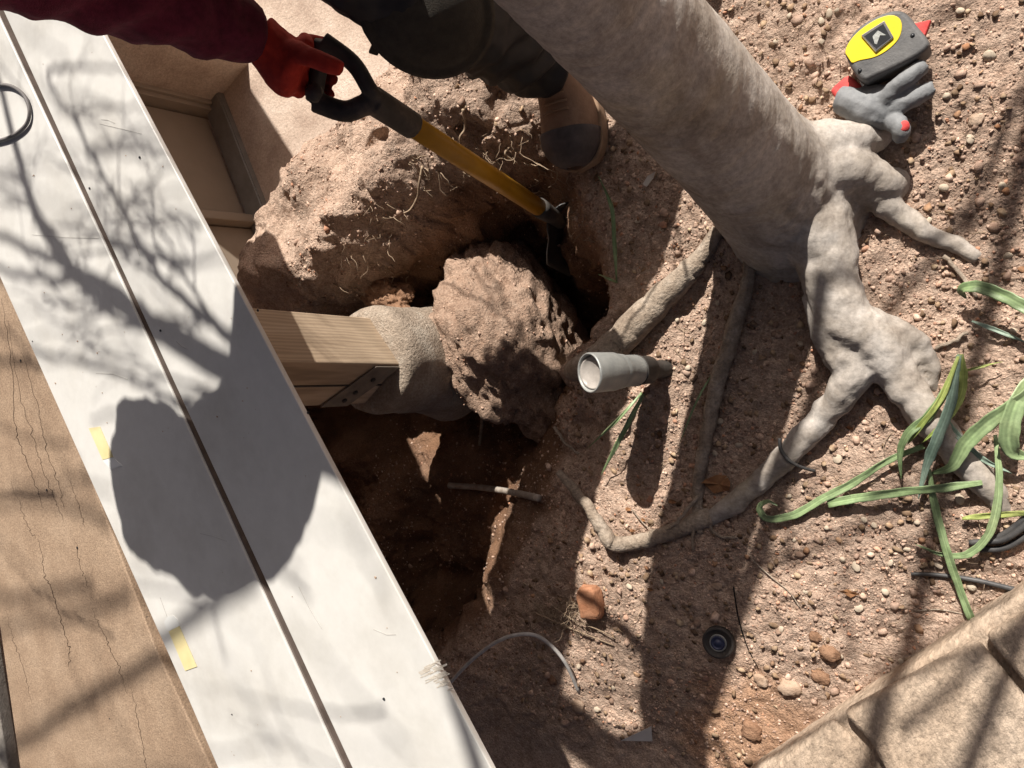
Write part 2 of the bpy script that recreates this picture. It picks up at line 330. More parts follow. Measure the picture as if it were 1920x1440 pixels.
def axis(lo, hi, st, far):
    a = list(np.arange(lo, hi + st / 2, st)); s = st; q = a[-1]
    while q < far: s *= 1.35; q += s; a.append(q)
    s = st; q = a[0]; b = []
    while q > -far: s *= 1.35; q -= s; b.append(q)
    return np.array(b[::-1] + a)
gx = axis(-1.75, .22, .0042, 60); gy = axis(-1.02, .62, .0042, 60)
GX, GY = np.meshgrid(gx, gy, indexing='ij')
TH, SP, SM, SD, PMK, MMK = terrain(GX, GY)
near = (np.abs(GX) < 3) & (np.abs(GY) < 3)
# rough the steep faces sideways too
dx_ = np.gradient(TH, axis=0) / np.gradient(GX, axis=0); dy_ = np.gradient(TH, axis=1) / np.gradient(GY, axis=1)
steep = np.clip(np.hypot(dx_, dy_) - .8, 0, 2.5) / 2.5
k1 = fbm(GX * 22, GY * 22, TH * 22, seed=71, o=4); k2 = fbm(GX * 22, GY * 22, TH * 22, seed=81, o=4)
VX = GX + near * steep * .022 * k1; VY = GY + near * steep * .022 * k2
nx, ny = GX.shape
idx = np.arange(nx * ny).reshape(nx, ny)
quads = np.stack([idx[:-1, :-1], idx[1:, :-1], idx[1:, 1:], idx[:-1, 1:]], -1).reshape(-1, 4)
me = bpy.data.meshes.new('ground')
me.vertices.add(nx * ny); me.vertices.foreach_set('co', np.stack([VX, VY, TH], -1).ravel())
me.loops.add(quads.size); me.loops.foreach_set('vertex_index', quads.ravel())
me.polygons.add(len(quads)); me.polygons.foreach_set('loop_start', np.arange(len(quads)) * 4); me.polygons.foreach_set('loop_total', np.full(len(quads), 4))
me.update(); me.validate()
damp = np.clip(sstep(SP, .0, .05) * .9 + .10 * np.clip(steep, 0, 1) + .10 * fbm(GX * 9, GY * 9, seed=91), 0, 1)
rust = np.clip(sstep(sdist(RUST, GX, GY) + .05 * fbm(GX * 12, GY * 12, seed=95), -.02, .06) * .8, 0, 1)
for nm, arr in (('damp', damp), ('rust', rust)):
    at_ = me.attributes.new(nm, 'FLOAT', 'POINT'); at_.data.foreach_set('value', arr.ravel().astype(np.float32))
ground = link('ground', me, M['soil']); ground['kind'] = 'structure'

def hz(x, y):
    i = min(max(int(np.searchsorted(gx, x)) - 1, 0), len(gx) - 2); j = min(max(int(np.searchsorted(gy, y)) - 1, 0), len(gy) - 2)
    u = (x - gx[i]) / (gx[i + 1] - gx[i]); v = (y - gy[j]) / (gy[j + 1] - gy[j])
    return float((TH[i, j] * (1 - u) + TH[i + 1, j] * u) * (1 - v) + (TH[i, j + 1] * (1 - u) + TH[i + 1, j + 1] * u) * v)
def G(px, py, dz=0.0):
    """point of the soil surface seen at a photo pixel, dz above it"""
    z = 0.0
    for _ in range(9):
        p = at(px, py, z); z = .45 * z + .55 * (hz(p[0], p[1]) + dz)
    return at(px, py, z)
def GP(pts, dz):                          # polyline of photo points on the soil; pts may carry own height (px, py, dz)
    return [G(p[0], p[1], p[2] if len(p) > 2 else dz) for p in pts]

# ------------------------------------------------------------------ concrete floor, walls below the deck
SLAB = -.35
mb = MB(); mb.prism([at(380, 600, SLAB), at(200, 300, SLAB), at(330, 60, SLAB), at(560, -140, SLAB), at(900, -160, SLAB), at(900, 60, SLAB), at(760, 330, SLAB), at(600, 560, SLAB)][::-1], (0, 0, -.12))
slab = mb.build('concrete_floor', M['concrete'], None, False, .008); slab['kind'] = 'structure'

E_D = unit((.602, -.799, 0)); M_D = unit((.799, .602, 0)); UP = np.array([0, 0, 1.0])
# service door standing on the concrete floor
d0 = at(402, 218, SLAB); d1 = at(476, 408, SLAB); wd = unit(d1 - d0); wn_ = np.array([-wd[1], wd[0], 0]); wn_ = wn_ if wn_[0] > 0 else -wn_
door = empty('service_door')
tag(door, 'beige service door with moulded casing in the shade below the deck', 'door')
Wd = np.linalg.norm(d1 - d0)
MB().box(d0 + wd * (Wd / 2 + .0) - wn_ * .03 + UP * .42, wd * (Wd / 2 - .004), wn_ * .015, UP * .40).build('panel', M['beige'], door, False, .003)
for k, (zc, hh) in enumerate(((.30, .006), (.318, .004))):
    MB().box(d0 + wd * (Wd / 2 + .02) - wn_ * .012 + UP * zc, wd * (Wd * .36), wn_ * .004, UP * hh).build('moulding', M['beige'] if k else M['slot'], door, False, .001)
MB().box(d0 - wd * .055 - wn_ * .005 + UP * .42, wd * .05, wn_ * .03, UP * .42).build('casing', M['beige'], door, False, .004)
for s_ in (-.09, -.03):
    MB().box(d0 + wd * s_ + wn_ * .031 + UP * .42, wd * .010, wn_ * .008, UP * .418).build('casing_bead', M['beige'], door, False, .003)
MB().box(d1 + wd * .018 - wn_ * .002 + UP * .42, wd * .016, wn_ * .026, UP * .42).build('mullion', M['beige'], door, False, .004)
MB().box(d1 + wd * .20 - wn_ * .025 + UP * .42, wd * .16, wn_ * .015, UP * .41).build('side_panel', M['beige'], door, False, .003)
MB().box(d0 + wd * (Wd / 2) + wn_ * .035 + UP * .012, wd * (Wd / 2 + .10), wn_ * .042, UP * .012).build('sill', M['flash'], door, False, .003)
MB().box(d0 + wd * (Wd / 2) + wn_ * .080 + UP * .006, wd * (Wd / 2 + .10), wn_ * .0025, UP * .014).build('sill_lip', M['flash'], door, False, .001)
# rough foundation wall beyond the door
w0 = at(398, 200, SLAB); w1 = at(486, 96, SLAB); w2 = w0 + (w1 - w0) * .8
wv = unit(w2 - w0); wp = np.array([-wv[1], wv[0], 0]); wp = wp if wp[0] < 0 else -wp
mb = MB(); mb.box(w0 + (w2 - w0) / 2 + wp * .08 + UP * .18, (w2 - w0) / 2 * .995, wp * .08, UP * .3)
o = mb.build('foundation_wall', M['concrete'], None, False, .01)
tag(o, 'rough concrete foundation wall in shade beside the beige door casing', 'wall')

# ------------------------------------------------------------------ deck
ZW = .62
def prism_obj(name, outline, z, th, m_, parent=None, bevel=.002):
    P = [at(px, py, z) for px, py in outline]
    a = sum(P[i][0] * P[(i + 1) % len(P)][1] - P[(i + 1) % len(P)][0] * P[i][1] for i in range(len(P)))
    if a < 0: P = P[::-1]
    mb = MB(); n = len(P)
    mb.add([p for p in P] + [p - UP * th for p in P], [tuple(range(n)), tuple(range(2 * n - 1, n - 1, -1))] + [(i, n + i, n + (i + 1) % n, (i + 1) % n) for i in range(n)])
    return mb.build(name, m_, parent, False, bevel)
def ext(p, q, t):                         # extend the pixel segment p-q beyond q by factor t, done in world terms elsewhere
    return (q[0] + (q[0] - p[0]) * t, q[1] + (q[1] - p[1]) * t)
WB = empty('white_board'); tag(WB, 'long white board lying nearest the dug hole, its edge over the post', 'board', 'white boards on the deck')
prism_obj('panel', [(12, -280), (180, 40), (920, 1440), (1000, 1592), (735, 1602), (660, 1440), (217, 480), (8, 24), (-130, -270)], ZW + .003, .010, M['white'], WB)
WB2 = empty('white_board'); tag(WB2, 'long white board lying along the brown deck, with two yellow tape strips', 'board', 'white boards on the deck')
prism_obj('panel', [(-6, 24), (206, 480), (642, 1440), (716, 1602), (482, 1602), (408, 1440), (352, 1310), (255, 1092), (-6, 508), (-250, -30), (-150, -290)], ZW, .019, M['white'], WB2, .003)
def patch(name, outline, z, m_, parent, th=.0006): return prism_obj(name, outline, z, th, m_, parent, 0)
patch('tape_strip', [(166, 803), (187, 800), (212, 857), (192, 862)], ZW + .0012, M['tape'], WB2)
patch('tape_film', [(192, 863), (212, 858), (229, 873), (208, 881)], ZW + .0009, M['film'], WB2)
patch('tape_strip', [(316, 1184), (336, 1174), (369, 1250), (347, 1258)], ZW + .0012, M['tape'], WB2)
patch('tape_film', [(312, 1180), (308, 1166), (314, 1156), (325, 1154), (333, 1162), (337, 1173), (317, 1183)], ZW + .0009, M['film'], WB2)
def dot(px, py, z, r, m_, parent, name):
    c = at(px, py, z); mb = MB(); n = 8
    mb.prism([c + np.array([math.cos(-2 * math.pi * k / n), math.sin(-2 * math.pi * k / n), 0]) * r for k in range(n)][::-1], (0, 0, -.0012)); return mb.build(name, m_, parent, False)
for (px, py) in ((483, 582), (577, 774), (261, 295), (167, 353), (719, 1311), (186, 55), (300, 620)):
    dot(px, py, ZW + .0045, .0022, M['ink'], WB, 'nail_head')
for (px, py) in ((205, 1348), (434, 1340), (275, 1157), (60, 640)):
    dot(px, py, ZW + .0015, .0012, M['ink'], WB2, 'nail_head')
M['dirtsmear'] = mat('dried_mud', [(.42, (.46, .40, .33)), (.6, (.56, .51, .44))], scale=60, rough=.9, bump=.5, stretch=(1, 3, 1))
sm = MB()
for k in range(30):
    t = random.random(); u = random.gauss(0, .5)
    c = at(800 + 40 * t + 10 * u, 1270 + 22 * u - 10 * t, ZW + .0032 + k * 8e-6)
    d_ = at(812 + 40 * t + 10 * u, 1264 + 22 * u - 10 * t, ZW + .0032 + k * 8e-6) - c
    sm.box(c, d_ * random.uniform(.3, 1.1), np.cross(unit(d_), UP) * random.uniform(.0005, .0016), UP * .0001)
sm.build('mud_smear', M['dirtsmear'], WB, False)['kind'] = 'stuff'
prism_obj('seam_strip', [(-138, -270), (-2, 24), (211, 480), (651, 1440), (726, 1602), (706, 1602), (633, 1440), (196, 480), (-14, 24), (-150, -270)], ZW - .004, .012, M['strip'], WB2, 0)

dz_ = MB()
for k in range(110):
    px, py = random.uniform(0, 900), random.uniform(40, 1430)
    edge = 180 + .5286 * (py - 40); lo = .4457 * (py - 520)
    if not (lo + 14 < px < edge - 8) or abs(px - (.461 * (py - 30))) < 22: continue
    zz = ZW + (.0035 if px > .461 * (py - 30) else .0006); c = at(px, py, zz); r = random.choice((.0005, .0007, .0010, .0016))
    dz_.box(c, (r, 0, 0), (0, r * .8, 0), (0, 0, r * .5))
o = dz_.build('dirt_specks', M['clod'], WB, False); o['kind'] = 'stuff'
M['scratch'] = mat('scuff', [(.3, (.36, .34, .31)), (.7, (.48, .46, .43))], scale=40, rough=.8, bump=0)
def scratch(a_, b_, z, parent, w=.00035):
    p, q = at(*a_, z), at(*b_, z); m_ = (p + q) / 2 + np.array([random.gauss(0, .002), random.gauss(0, .002), 0])
    mb = MB()
    for u, v in ((p, m_), (m_, q)):
        d_ = v - u; mb.box((u + v) / 2, d_ / 2, np.cross(unit(d_), UP) * w, UP * .0002)
    mb.build('scratch', M['scratch'], parent, False)
for a_, b_ in (((187, 232), (265, 251)), ((190, 224), (215, 231)), ((560, 1100), (604, 1180)), ((330, 640), (352, 655)), ((700, 1180), (742, 1190)), ((240, 420), (262, 480))): scratch(a_, b_, ZW + .0034, WB)
for a_, b_ in (((375, 1000), (425, 1015)), ((60, 440), (185, 447)), ((180, 700), (240, 712)), ((300, 1120), (322, 1190))): scratch(a_, b_, ZW + .0004, WB2)
ZB = .598
DB = empty('deck_board'); tag(DB, 'cracked brown composite deck board beside the white boards', 'deck board')
prism_obj('plank', [(-330, -40), (-60, 380), (0, 512), (165, 885), (290, 1214), (395, 1440), (470, 1600), (62, 1620), (37, 1440), (0, 1180), (-60, 800), (-420, 100)], ZB, .03, M['brown'], DB, .004)
M['crack'] = mat('crack', [(.3, (.045, .026, .016)), (.7, (.08, .05, .03))], scale=60, rough=.95, bump=0)
def crack(pts, w):
    ck = MB(); P = spline(pts, 9); Q = []
    for i, p in enumerate(P):
        j = (0 if i in (0, len(P) - 1) else 1)
        Q.append(at(p[0] + j * random.gauss(0, 1.6), p[1] + j * random.gauss(0, 1.2), ZB + .0005))
    for i in range(len(Q) - 1):
        d_ = unit(Q[i + 1] - Q[i]); s_ = np.cross(d_, UP) * w * (.35 + .65 * math.sin(math.pi * (i + .5) / len(Q)))
        ck.add([Q[i] - s_, Q[i + 1] - s_, Q[i + 1] + s_, Q[i] + s_], [(3, 2, 1, 0)])
    ck.build('crack', M['crack'], DB, False)
for pts, w in (([(2, 560), (22, 690), (28, 800), (45, 850), (62, 900), (80, 952)], .0011), ([(15, 600), (38, 740), (65, 830), (80, 880), (100, 930), (120, 980)], .0008),
               ([(40, 660), (70, 760), (86, 840), (108, 905), (118, 950)], .0009), ([(72, 1012), (84, 1075), (97, 1105), (107, 1140), (123, 1190), (131, 1225), (128, 1250)], .0011),
               ([(172, 1140), (190, 1180), (205, 1215), (222, 1250), (238, 1300)], .0008), ([(245, 1290), (258, 1345), (268, 1400), (275, 1450)], .0007),
               ([(8, 1140), (25, 1200), (45, 1260), (60, 1320)], .0006), ([(140, 1010), (150, 1060), (165, 1100)], .0006), ([(130, 900), (148, 950), (160, 990)], .0006), ([(20, 900), (50, 980), (66, 1010)], .0006)):
    crack(pts, w)
for (px, py) in ((86, 919), (143, 1027), (37, 676)):
    dot(px, py, ZB + .0010, .0048, M['brown'], DB, 'screw_rim'); dot(px + 1, py, ZB + .0016, .0026, M['ink'], DB, 'screw_hole')
DB2 = prism_obj('deck_board', [(-90, 900), (-24, 1200), (14, 1440), (40, 1620), (-700, 1620), (-700, 900)], ZB, .03, M['greyboard'], None, .004)
tag(DB2, 'grey weathered deck board cut off at the lower left corner', 'deck board')
DB3 = prism_obj('deck_board', [(-290, -230), (18, 420), (440, 1440), (505, 1600), (800, 1600), (700, 1440), (110, 130), (-60, -240)], ZB, .03, M['brown'], None, .004)
tag(DB3, 'brown deck board showing through the seam between the white boards', 'deck board')
# unseen slab added to shade the concrete floor and the door
j0 = lift(at(432, 114, SLAB), 1.45); j1 = lift(at(562, 320, SLAB), 1.45)
jd = unit(j1 - j0); jn = unit(np.cross(UP, jd)); jn = jn if jn[0] < 0 else -jn
mb = MB(); ja, jb = j0 - jd * 1.0, j1 + jd * .22
mb.box((ja + jb) / 2 + jn * .9, (jb - ja) / 2, jn * .9, UP * .015)
shade_slab = mb.build('deck_board', M['brown'], None, False, .003); tag(shade_slab, 'unseen slab added to cast a straight shadow across the concrete floor', 'deck board')
# joists that carry the boards
for k, t in enumerate((.25, 1.05, 1.75)):
    c = at(180, 40, .553) + E_D * t - M_D * .62
    o = MB().box(c, M_D * .60, E_D * .019, UP * .0145).build('deck_joist', M['wood'], None, False, .002)
    tag(o, 'timber joist under the deck boards, ' + ('behind the beige door', 'near the timber post', 'at the lower edge of the picture')[k], 'joist', 'joists below the deck')

# shadow-grey tube standing in for a half-loop shadow on the white board
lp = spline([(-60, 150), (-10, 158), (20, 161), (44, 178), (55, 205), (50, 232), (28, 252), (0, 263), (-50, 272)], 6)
o = MB().tube([at(p[0], p[1], ZW + .005) for p in lp], .0036, 8).build('shadow_loop', M['loopshade'])
tag(o, 'grey loop standing in for a loop-shaped shadow on the white board, left edge', 'cable')

# ------------------------------------------------------------------ post, pier and footing
pier = empty('deck_post'); tag(pier, 'square timber deck post standing on a dirt-caked concrete pier in the hole', 'post')
PA = at(735, 668, .10); PT = at(515, 662, .43); pax = unit(PT - PA)
# the post's two visible faces: one turned to the sun, one to the deck
fc = at(755, 683, .115)                    # near bottom corner
a1 = at(690, 592, .115) - fc; a1 = a1 - a1.dot(pax) * pax
PW = .142; a1 = unit(a1) * PW; a2 = unit(np.cross(pax, a1)); a2 = a2 if a2[0] < 0 else -a2
# a2 must point away from the camera and down the picture
side = at(700, 760, .115) - fc; a2 = a2 * PW
if side.dot(a2) < 0: a2 = -a2
pc = fc + (a1 + a2) / 2
mb = MB(); mb.box(np.zeros(3), (PW / 2, 0, 0), (0, PW / 2, 0), (0, 0, .22))
post = mb.build('timber', M['wood'], pier, False, .004)
mt = Matrix([list(unit(a1)), list(unit(a2)), list(pax)]).transposed().to_4x4()
if mt.determinant() < 0: mt = Matrix([list(unit(a2)), list(unit(a1)), list(pax)]).transposed().to_4x4()
post.matrix_world = Matrix.Translation(pc + pax * .215) @ mt
su = -unit(a1)                              # outward normal of the shaded face
f2 = pc - a1 / 2                            # centre line of that face
u2 = unit(a2)
MB().box(f2 + u2 * .0 + pax * .20 + su * .001, u2 * .0018, su * .0016, pax * .2).build('seam', M['slot'], pier, False)
bk = MB(); q0 = f2 - u2 * PW * .47 + pax * .005; q1 = f2 - u2 * PW * .47 + pax * .085; q2 = f2 + u2 * PW * .49 + pax * .15; q3 = f2 + u2 * PW * .49 + pax * .07
bk.prism([q0 + su * .006, q1 + su * .006, q2 + su * .006, q3 + su * .006], -su * .004)
bracket = bk.build('bracket', M['rustflash'], pier, False, .0015)
for t_ in (.3, .62, .82):
    c = q0 + (q3 - q0) * t_ + (q1 - q0) * .5 + su * .007
    MB().tube([c, c + su * .003], .006, 8).build('bolt', M['slot'], bracket)
wd_ = MB(); wd_.box(pc + a1 / 2 * 1.04 - u2 * PW * .1 + pax * .03, unit(a1) * .004, u2 * .05, pax * .035); wd_.build('shim', M['wood'], pier, False, .002)
# round concrete pier: top slightly domed, rim chipped
R_P = .128; pts = []
prof = [(0, .012), (.08, .012), (.112, .010), (.124, .002), (R_P, -.012), (R_P + .001, -.08), (R_P + .003, -.16), (R_P + .012, -.22), (R_P + .03, -.27), (.10, -.34)]
pm_ = MB(); n = 72
px_, py_ = unit(np.cross(pax, (0, 1, 0))), None; py_ = np.cross(pax, px_)
cc = pc + pax * 0.0 - u2 * .005
vv = []
for i, (r, zz) in enumerate([(r, z) for k in range(len(prof) - 1) for r, z in [(prof[k][0] + (prof[k + 1][0] - prof[k][0]) * t, prof[k][1] + (prof[k + 1][1] - prof[k][1]) * t) for t in ((0, .25, .5, .75) if k > 3 else (0, .5))]] + [prof[-1]]):
    for k in range(n):
        q = 2 * math.pi * k / n
        rr = max(r, .0005); ns = float(fbm(np.array([math.cos(q) * 3]), np.array([math.sin(q) * 3]), np.array([zz * 30]), seed=15, o=4)[0])
        rr += (.0016 * ns if r > .05 else 0)
        vv.append(cc + px_ * rr * math.cos(q) + py_ * rr * math.sin(q) + pax * (zz + .002 * ns))
rows = len(vv) // n
pm_.add(vv, [(i * n + k, (i + 1) * n + k, (i + 1) * n + (k + 1) % n, i * n + (k + 1) % n) for i in range(rows - 1) for k in range(n)])
pm_.build('pier', M['pier'], pier)
# bulging footing poured against the soil
def lump(c, ax, amp, seed, name, m_, parent=None, sub=5, freq=5.0, power=1.0):
    import bmesh
    bm = bmesh.new(); bmesh.ops.create_icosphere(bm, subdivisions=sub, radius=1)
    co = np.array([v.co[:] for v in bm.verts])
    d = 1 + amp * fbm(co[:, 0] * 1.6 + seed, co[:, 1] * 1.6, co[:, 2] * 1.6, seed=seed, o=3) + amp * .35 * fbm(co[:, 0] * freq, co[:, 1] * freq + seed, co[:, 2] * freq, seed=seed + 3, o=4)
    A = np.array(ax)
    w = (np.sign(co) * np.abs(co) ** power * d[:, None]) @ A + np.array(c)
    for v, q in zip(bm.verts, w): v.co = q
    me = bpy.data.meshes.new(name); bm.to_mesh(me); bm.free()
    return link(name, me, m_, parent)
fcn = at(968, 622, -.20)
lump(fcn, [(.148, 0, 0), (-.07, .25, 0), (0, 0, .21)], .17, 7, 'footing', M['soil'], pier, sub=6, freq=9, power=1.0)
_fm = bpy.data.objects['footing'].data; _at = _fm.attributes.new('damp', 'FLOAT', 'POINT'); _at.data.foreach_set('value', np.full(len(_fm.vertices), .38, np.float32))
tag(lump(at(725, 555, -.06), [(.07, -.03, 0), (.02, .045, .0), (0, .0, .03)], .40, 18, 'soil_clod', M['redclod'], None, 5, 9, 1.0), 'loose heap of reddish soil above the concrete pier', 'clod')

# ------------------------------------------------------------------ tree
tree = empty('tree'); tag(tree, 'leaning smooth grey tree with exposed roots beside the hole', 'tree')
B0 = at(1478, 385, 0.0); B1 = at(1130, 0, .52); lean = (B1 - B0) / .52
def T(z, w=0): return B0 + lean * z + np.array([.26, .0, 0]) * max(0, z - 1.05) ** 1.4
tr = MB()
zs = [-.10, 0, .06, .12, .2, .3, .4, .52, .7, .95, 1.25, 1.6, 2.0, 2.5]
rs = [.13, .125, .112, .104, .099, .095, .092, .089, .086, .080, .074, .066, .056, .045]
tr.tube([T(z) + np.array([.02, .0, 0]) * max(0, .1 - z) for z in zs], rs, 24)
# flare and roots: photo points with height of the root's axis above soil, and radius
def root_on(mbx, pts, rad, n=12):
    P = spline([np.r_[G(p[0], p[1], p[2] - .0), r] for p, r in zip(pts, rad)], 5)
    q = [p[:3] for p in P]; r = [max(.002, p[3]) for p in P]
    # knobbly axis
    q = [c + np.array([.004 * float(vnoise(np.array([i * .7]), np.array([k * 9.1]), 0, 7)[0]) for k in range(3)]) for i, c in enumerate(q)]
    mbx.tube(q, r, n)
root_on(tr, [(1500, 370, .05), (1545, 470, .05), (1565, 560, .045), (1610, 620, .04), (1655, 655, .03), (1692, 720, .024), (1745, 790, .020), (1815, 870, .010), (1875, 945, -.004), (1905, 985, -.03)], [.072, .052, .044, .044, .039, .031, .027, .023, .018, .012])
root_on(tr, [(1540, 540, .03), (1570, 640, .03), (1600, 700, .028), (1560, 760, .02), (1500, 830, .014), (1440, 890, .008), (1380, 940, .006), (1320, 975, 0)], [.038, .037, .033, .027, .023, .021, .0195, .0185])
root_on(tr, [(1480, 300, .08), (1560, 275, .06), (1610, 262, .045), (1640, 255, .02), (1660, 252, -.03)], [.055, .040, .028, .022, .018])
root_on(tr, [(1500, 330, .06), (1580, 320, .05), (1625, 330, .035), (1665, 345, .01), (1690, 352, -.03)], [.06, .042, .033, .026, .018])
root_on(tr, [(1560, 340, .03), (1640, 370, .014), (1700, 415, .008), (1770, 450, .004), (1835, 488, -.008)], [.035, .022, .018, .016, .012])
root_on(tr, [(1640, 620, .02), (1710, 640, .01), (1745, 690, 0), (1755, 740, -.02)], [.03, .022, .014, .010])
def bark_disp(co):
    x, y, z = co[:, 0], co[:, 1], co[:, 2]
    s = np.clip(1 - z / .35, .15, 1)
    ring = fbm(x * 9, y * 9, z * 70, seed=201, o=3)
    return .0022 * fbm(x * 14, y * 14, z * 14, seed=203, o=3) * (.3 + s) + .0012 * ring + .0022 * s * fbm(x * 60, y * 60, z * 60, seed=207, o=3)
remeshed(tr, 'trunk', M['bark'], tree, voxel=.0055, smooth=3, disp=bark_disp)
# long root that runs on from the base to the rim of the hole
def root_obj(pts, rad, parent, name='root', m_='root', n=12, kn=.0025):
    P = spline([np.r_[G(p[0], p[1], p[2]), r] for p, r in zip(pts, rad)], 8)
    r = [max(.0012, p[3] * (1 + .07 * float(vnoise(np.array([i * .3]), np.array([len(pts) * 3.3]), 0, 9)[0]))) for i, p in enumerate(P)]
    q = [p[:3] + kn * np.array([float(vnoise(np.array([i * .5]), np.array([k * 5.7 + pts[0][0]]), 0, 8)[0]) for k in range(3)]) for i, p in enumerate(P)]
    return MB().tube(q, r, n).build(name, M[m_], parent)
root_obj([(1330, 968, .002), (1290, 985, .006), (1240, 1003, .010), (1190, 1017, .014), (1150, 1018, .018), (1132, 995, .022), (1105, 955, .03), (1075, 915, .035), (1048, 885, .04)], [.019, .016, .016, .0165, .017, .015, .012, .0105, .008], tree)
root_obj([(1345, 430, .004), (1318, 478, .012), (1285, 515, .014), (1245, 555, .018), (1205, 595, .022), (1165, 635, .025), (1125, 672, .03), (1085, 692, .01), (1062, 706, -.03)], [.012, .016, .023, .028, .031, .032, .031, .025, .016], tree, n=16)
root_obj([(1408, 478, .010), (1398, 540, .014), (1375, 620, .018), (1350, 700, .018), (1330, 790, .016), (1315, 870, .012), (1308, 945, .008), (1312, 1000, .0)], [.010, .013, .015, .015, .014, .012, .010, .007], tree)
root_obj([(1345, 390, .01), (1352, 420, .012), (1340, 450, .008)], [.006, .007, .005], tree)
for pts in ([(1310, 940, .01), (1330, 985, .006), (1350, 1005, .004), (1385, 1010, .003)], [(1306, 950, .01), (1300, 990, .012), (1298, 1030, .006)], [(1312, 930, .012), (1285, 960, .02), (1262, 985, .024), (1225, 1010, .018), (1205, 1035, .004)],
            [(1040, 800, .03), (1060, 830, .02), (1085, 850, .01)], [(1770, 480, .006), (1800, 510, .006), (1830, 560, .003)], [(1755, 655, .004), (1785, 640, .008), (1818, 622, .006)]):
    root_obj(pts, [.004, .0035, .003, .0022][:len(pts)], tree, 'rootlet', n=7)

# bare branches above, seen only by their shadows: each shadow line lifted back up the sun ray
branch_mb = MB(); bk_ = .72
def branch(pts, z, w0, w1, s0, s1, n=6, jit=.0018):
    """pts: photo points of the shadow on a plane at height z; s: metres up the sun ray"""
    P = spline(pts, 5); m_ = len(P); Q = []
    w0, w1 = w0 * bk_, w1 * bk_
    for i, p in enumerate(P):
        t = i / (m_ - 1); Q.append(lift(at(p[0], p[1], z), s0 + (s1 - s0) * t) + np.array([random.gauss(0, jit) for _ in range(3)]) * (0 < i < m_ - 1))
    branch_mb.tube(Q, [w0 + (w1 - w0) * i / (m_ - 1) for i in range(m_)], n)
    return Q
# big limb crossing the white boards
limb = branch([(640, 800), (520, 730), (440, 700), (330, 640), (235, 575), (150, 520), (95, 450), (60, 380), (30, 280), (10, 200), (-30, 60)], ZW, .030, .013, 1.6, 2.3)
branch([(130, 500), (60, 470), (0, 440), (-80, 410)], ZW, .013, .007, 2.2, 2.4)
branch([(150, 525), (70, 520), (0, 505), (-60, 480)], ZW, .012, .006, 2.2, 2.6)
branch([(50, 350), (20, 330), (-40, 320)], ZW, .010, .006, 2.3, 2.4)
branch([(440, 640), (380, 590), (320, 540), (275, 480), (240, 410), (200, 340), (165, 270), (130, 210), (100, 170), (92, 140)], ZW, .012, .0045, 1.7, 1.9)
branch([(92, 140), (130, 130), (180, 131), (235, 133), (290, 136)], ZW, .006, .002, 1.9, 2.0)
branch([(133, 215), (180, 211), (230, 208), (275, 207)], ZW, .004, .0016, 1.8, 1.9)
branch([(235, 410), (250, 375), (290, 345), (330, 310)], ZW, .006, .002, 1.9, 2.3)
branch([(250, 375), (300, 370), (350, 358), (385, 372)], ZW, .004, .002, 2.2, 2.6)
branch([(165, 285), (230, 270), (290, 255), (330, 240)], ZW, .006, .003, 2.6, 3.0)
branch([(165, 300), (240, 290), (320, 305), (360, 320)], ZW, .005, .003, 2.6, 3.0)
branch([(390, 790), (330, 760), (260, 715), (190, 690), (110, 668), (50, 660), (-40, 655)], ZW, .009, .005, 2.2, 2.5)
branch([(400, 745), (320, 745), (270, 765), (225, 775), (170, 790)], ZW, .006, .004, 2.4, 2.8)
branch([(420, 770), (370, 765), (330, 758)], ZW, .006, .003, 2.2, 2.4)
branch([(360, 500), (300, 480), (240, 455), (180, 440), (120, 425), (60, 420)], ZW, .006, .003, 1.9, 2.2)
branch([(380, 610), (330, 600), (260, 590), (220, 560), (180, 530)], ZW, .007, .004, 2.0, 2.3)
branch([(320, 520), (360, 500), (420, 485), (460, 470)], ZW, .006, .003, 2.2, 2.6)
branch([(440, 700), (385, 690), (365, 680), (372, 665), (390, 660)], ZW, .006, .003, 1.8, 1.9)
branch([(600, 880), (520, 820), (470, 790), (380, 760)], ZW, .012, .006, 1.7, 2.1)
branch([(60, 660), (20, 655), (-30, 655)], ZW, .008, .006, 2.4, 2.6)
branch([(480, 1080), (400, 1130), (320, 1190), (240, 1240), (130, 1310), (40, 1370), (-30, 1400)], ZW, .020, .015, 3.6, 4.2)
branch([(150, 1080), (80, 1090), (0, 1110), (-60, 1100)], ZW, .014, .010, 4.0, 4.6)
branch([(220, 1100), (120, 1140), (40, 1150), (-40, 1170)], ZW, .013, .009, 4.0, 4.6)
branch([(180, 960), (100, 930), (30, 920), (-40, 930)], ZW, .012, .008, 4.0, 4.6)
branch([(150, 870), (80, 890), (0, 900)], ZW, .010, .007, 4.0, 4.6)
branch([(830, 1230), (860, 1330), (900, 1450)], ZW, .012, .02, 3.0, 3.2)
def grow(x, y, a, l_, w, s_, d_):
    pts = [(x, y)]
    for k in range(3):
        a += random.gauss(0, .16); x -= l_ / 3 * math.cos(a); y -= l_ / 3 * math.sin(a); pts.append((x, y))
    branch(pts, ZW, w, w * .6, s_, s_ + .08, 5, .0006)
    if d_:
        for k in range(random.choice((2, 2, 3))):
            q = random.choice((1, 2, 3)); grow(*pts[q], a + random.choice((-1, 1)) * random.uniform(.35, .85), l_ * random.uniform(.55, .85), w * .6, s_ + random.uniform(-.05, .15), d_ - 1)
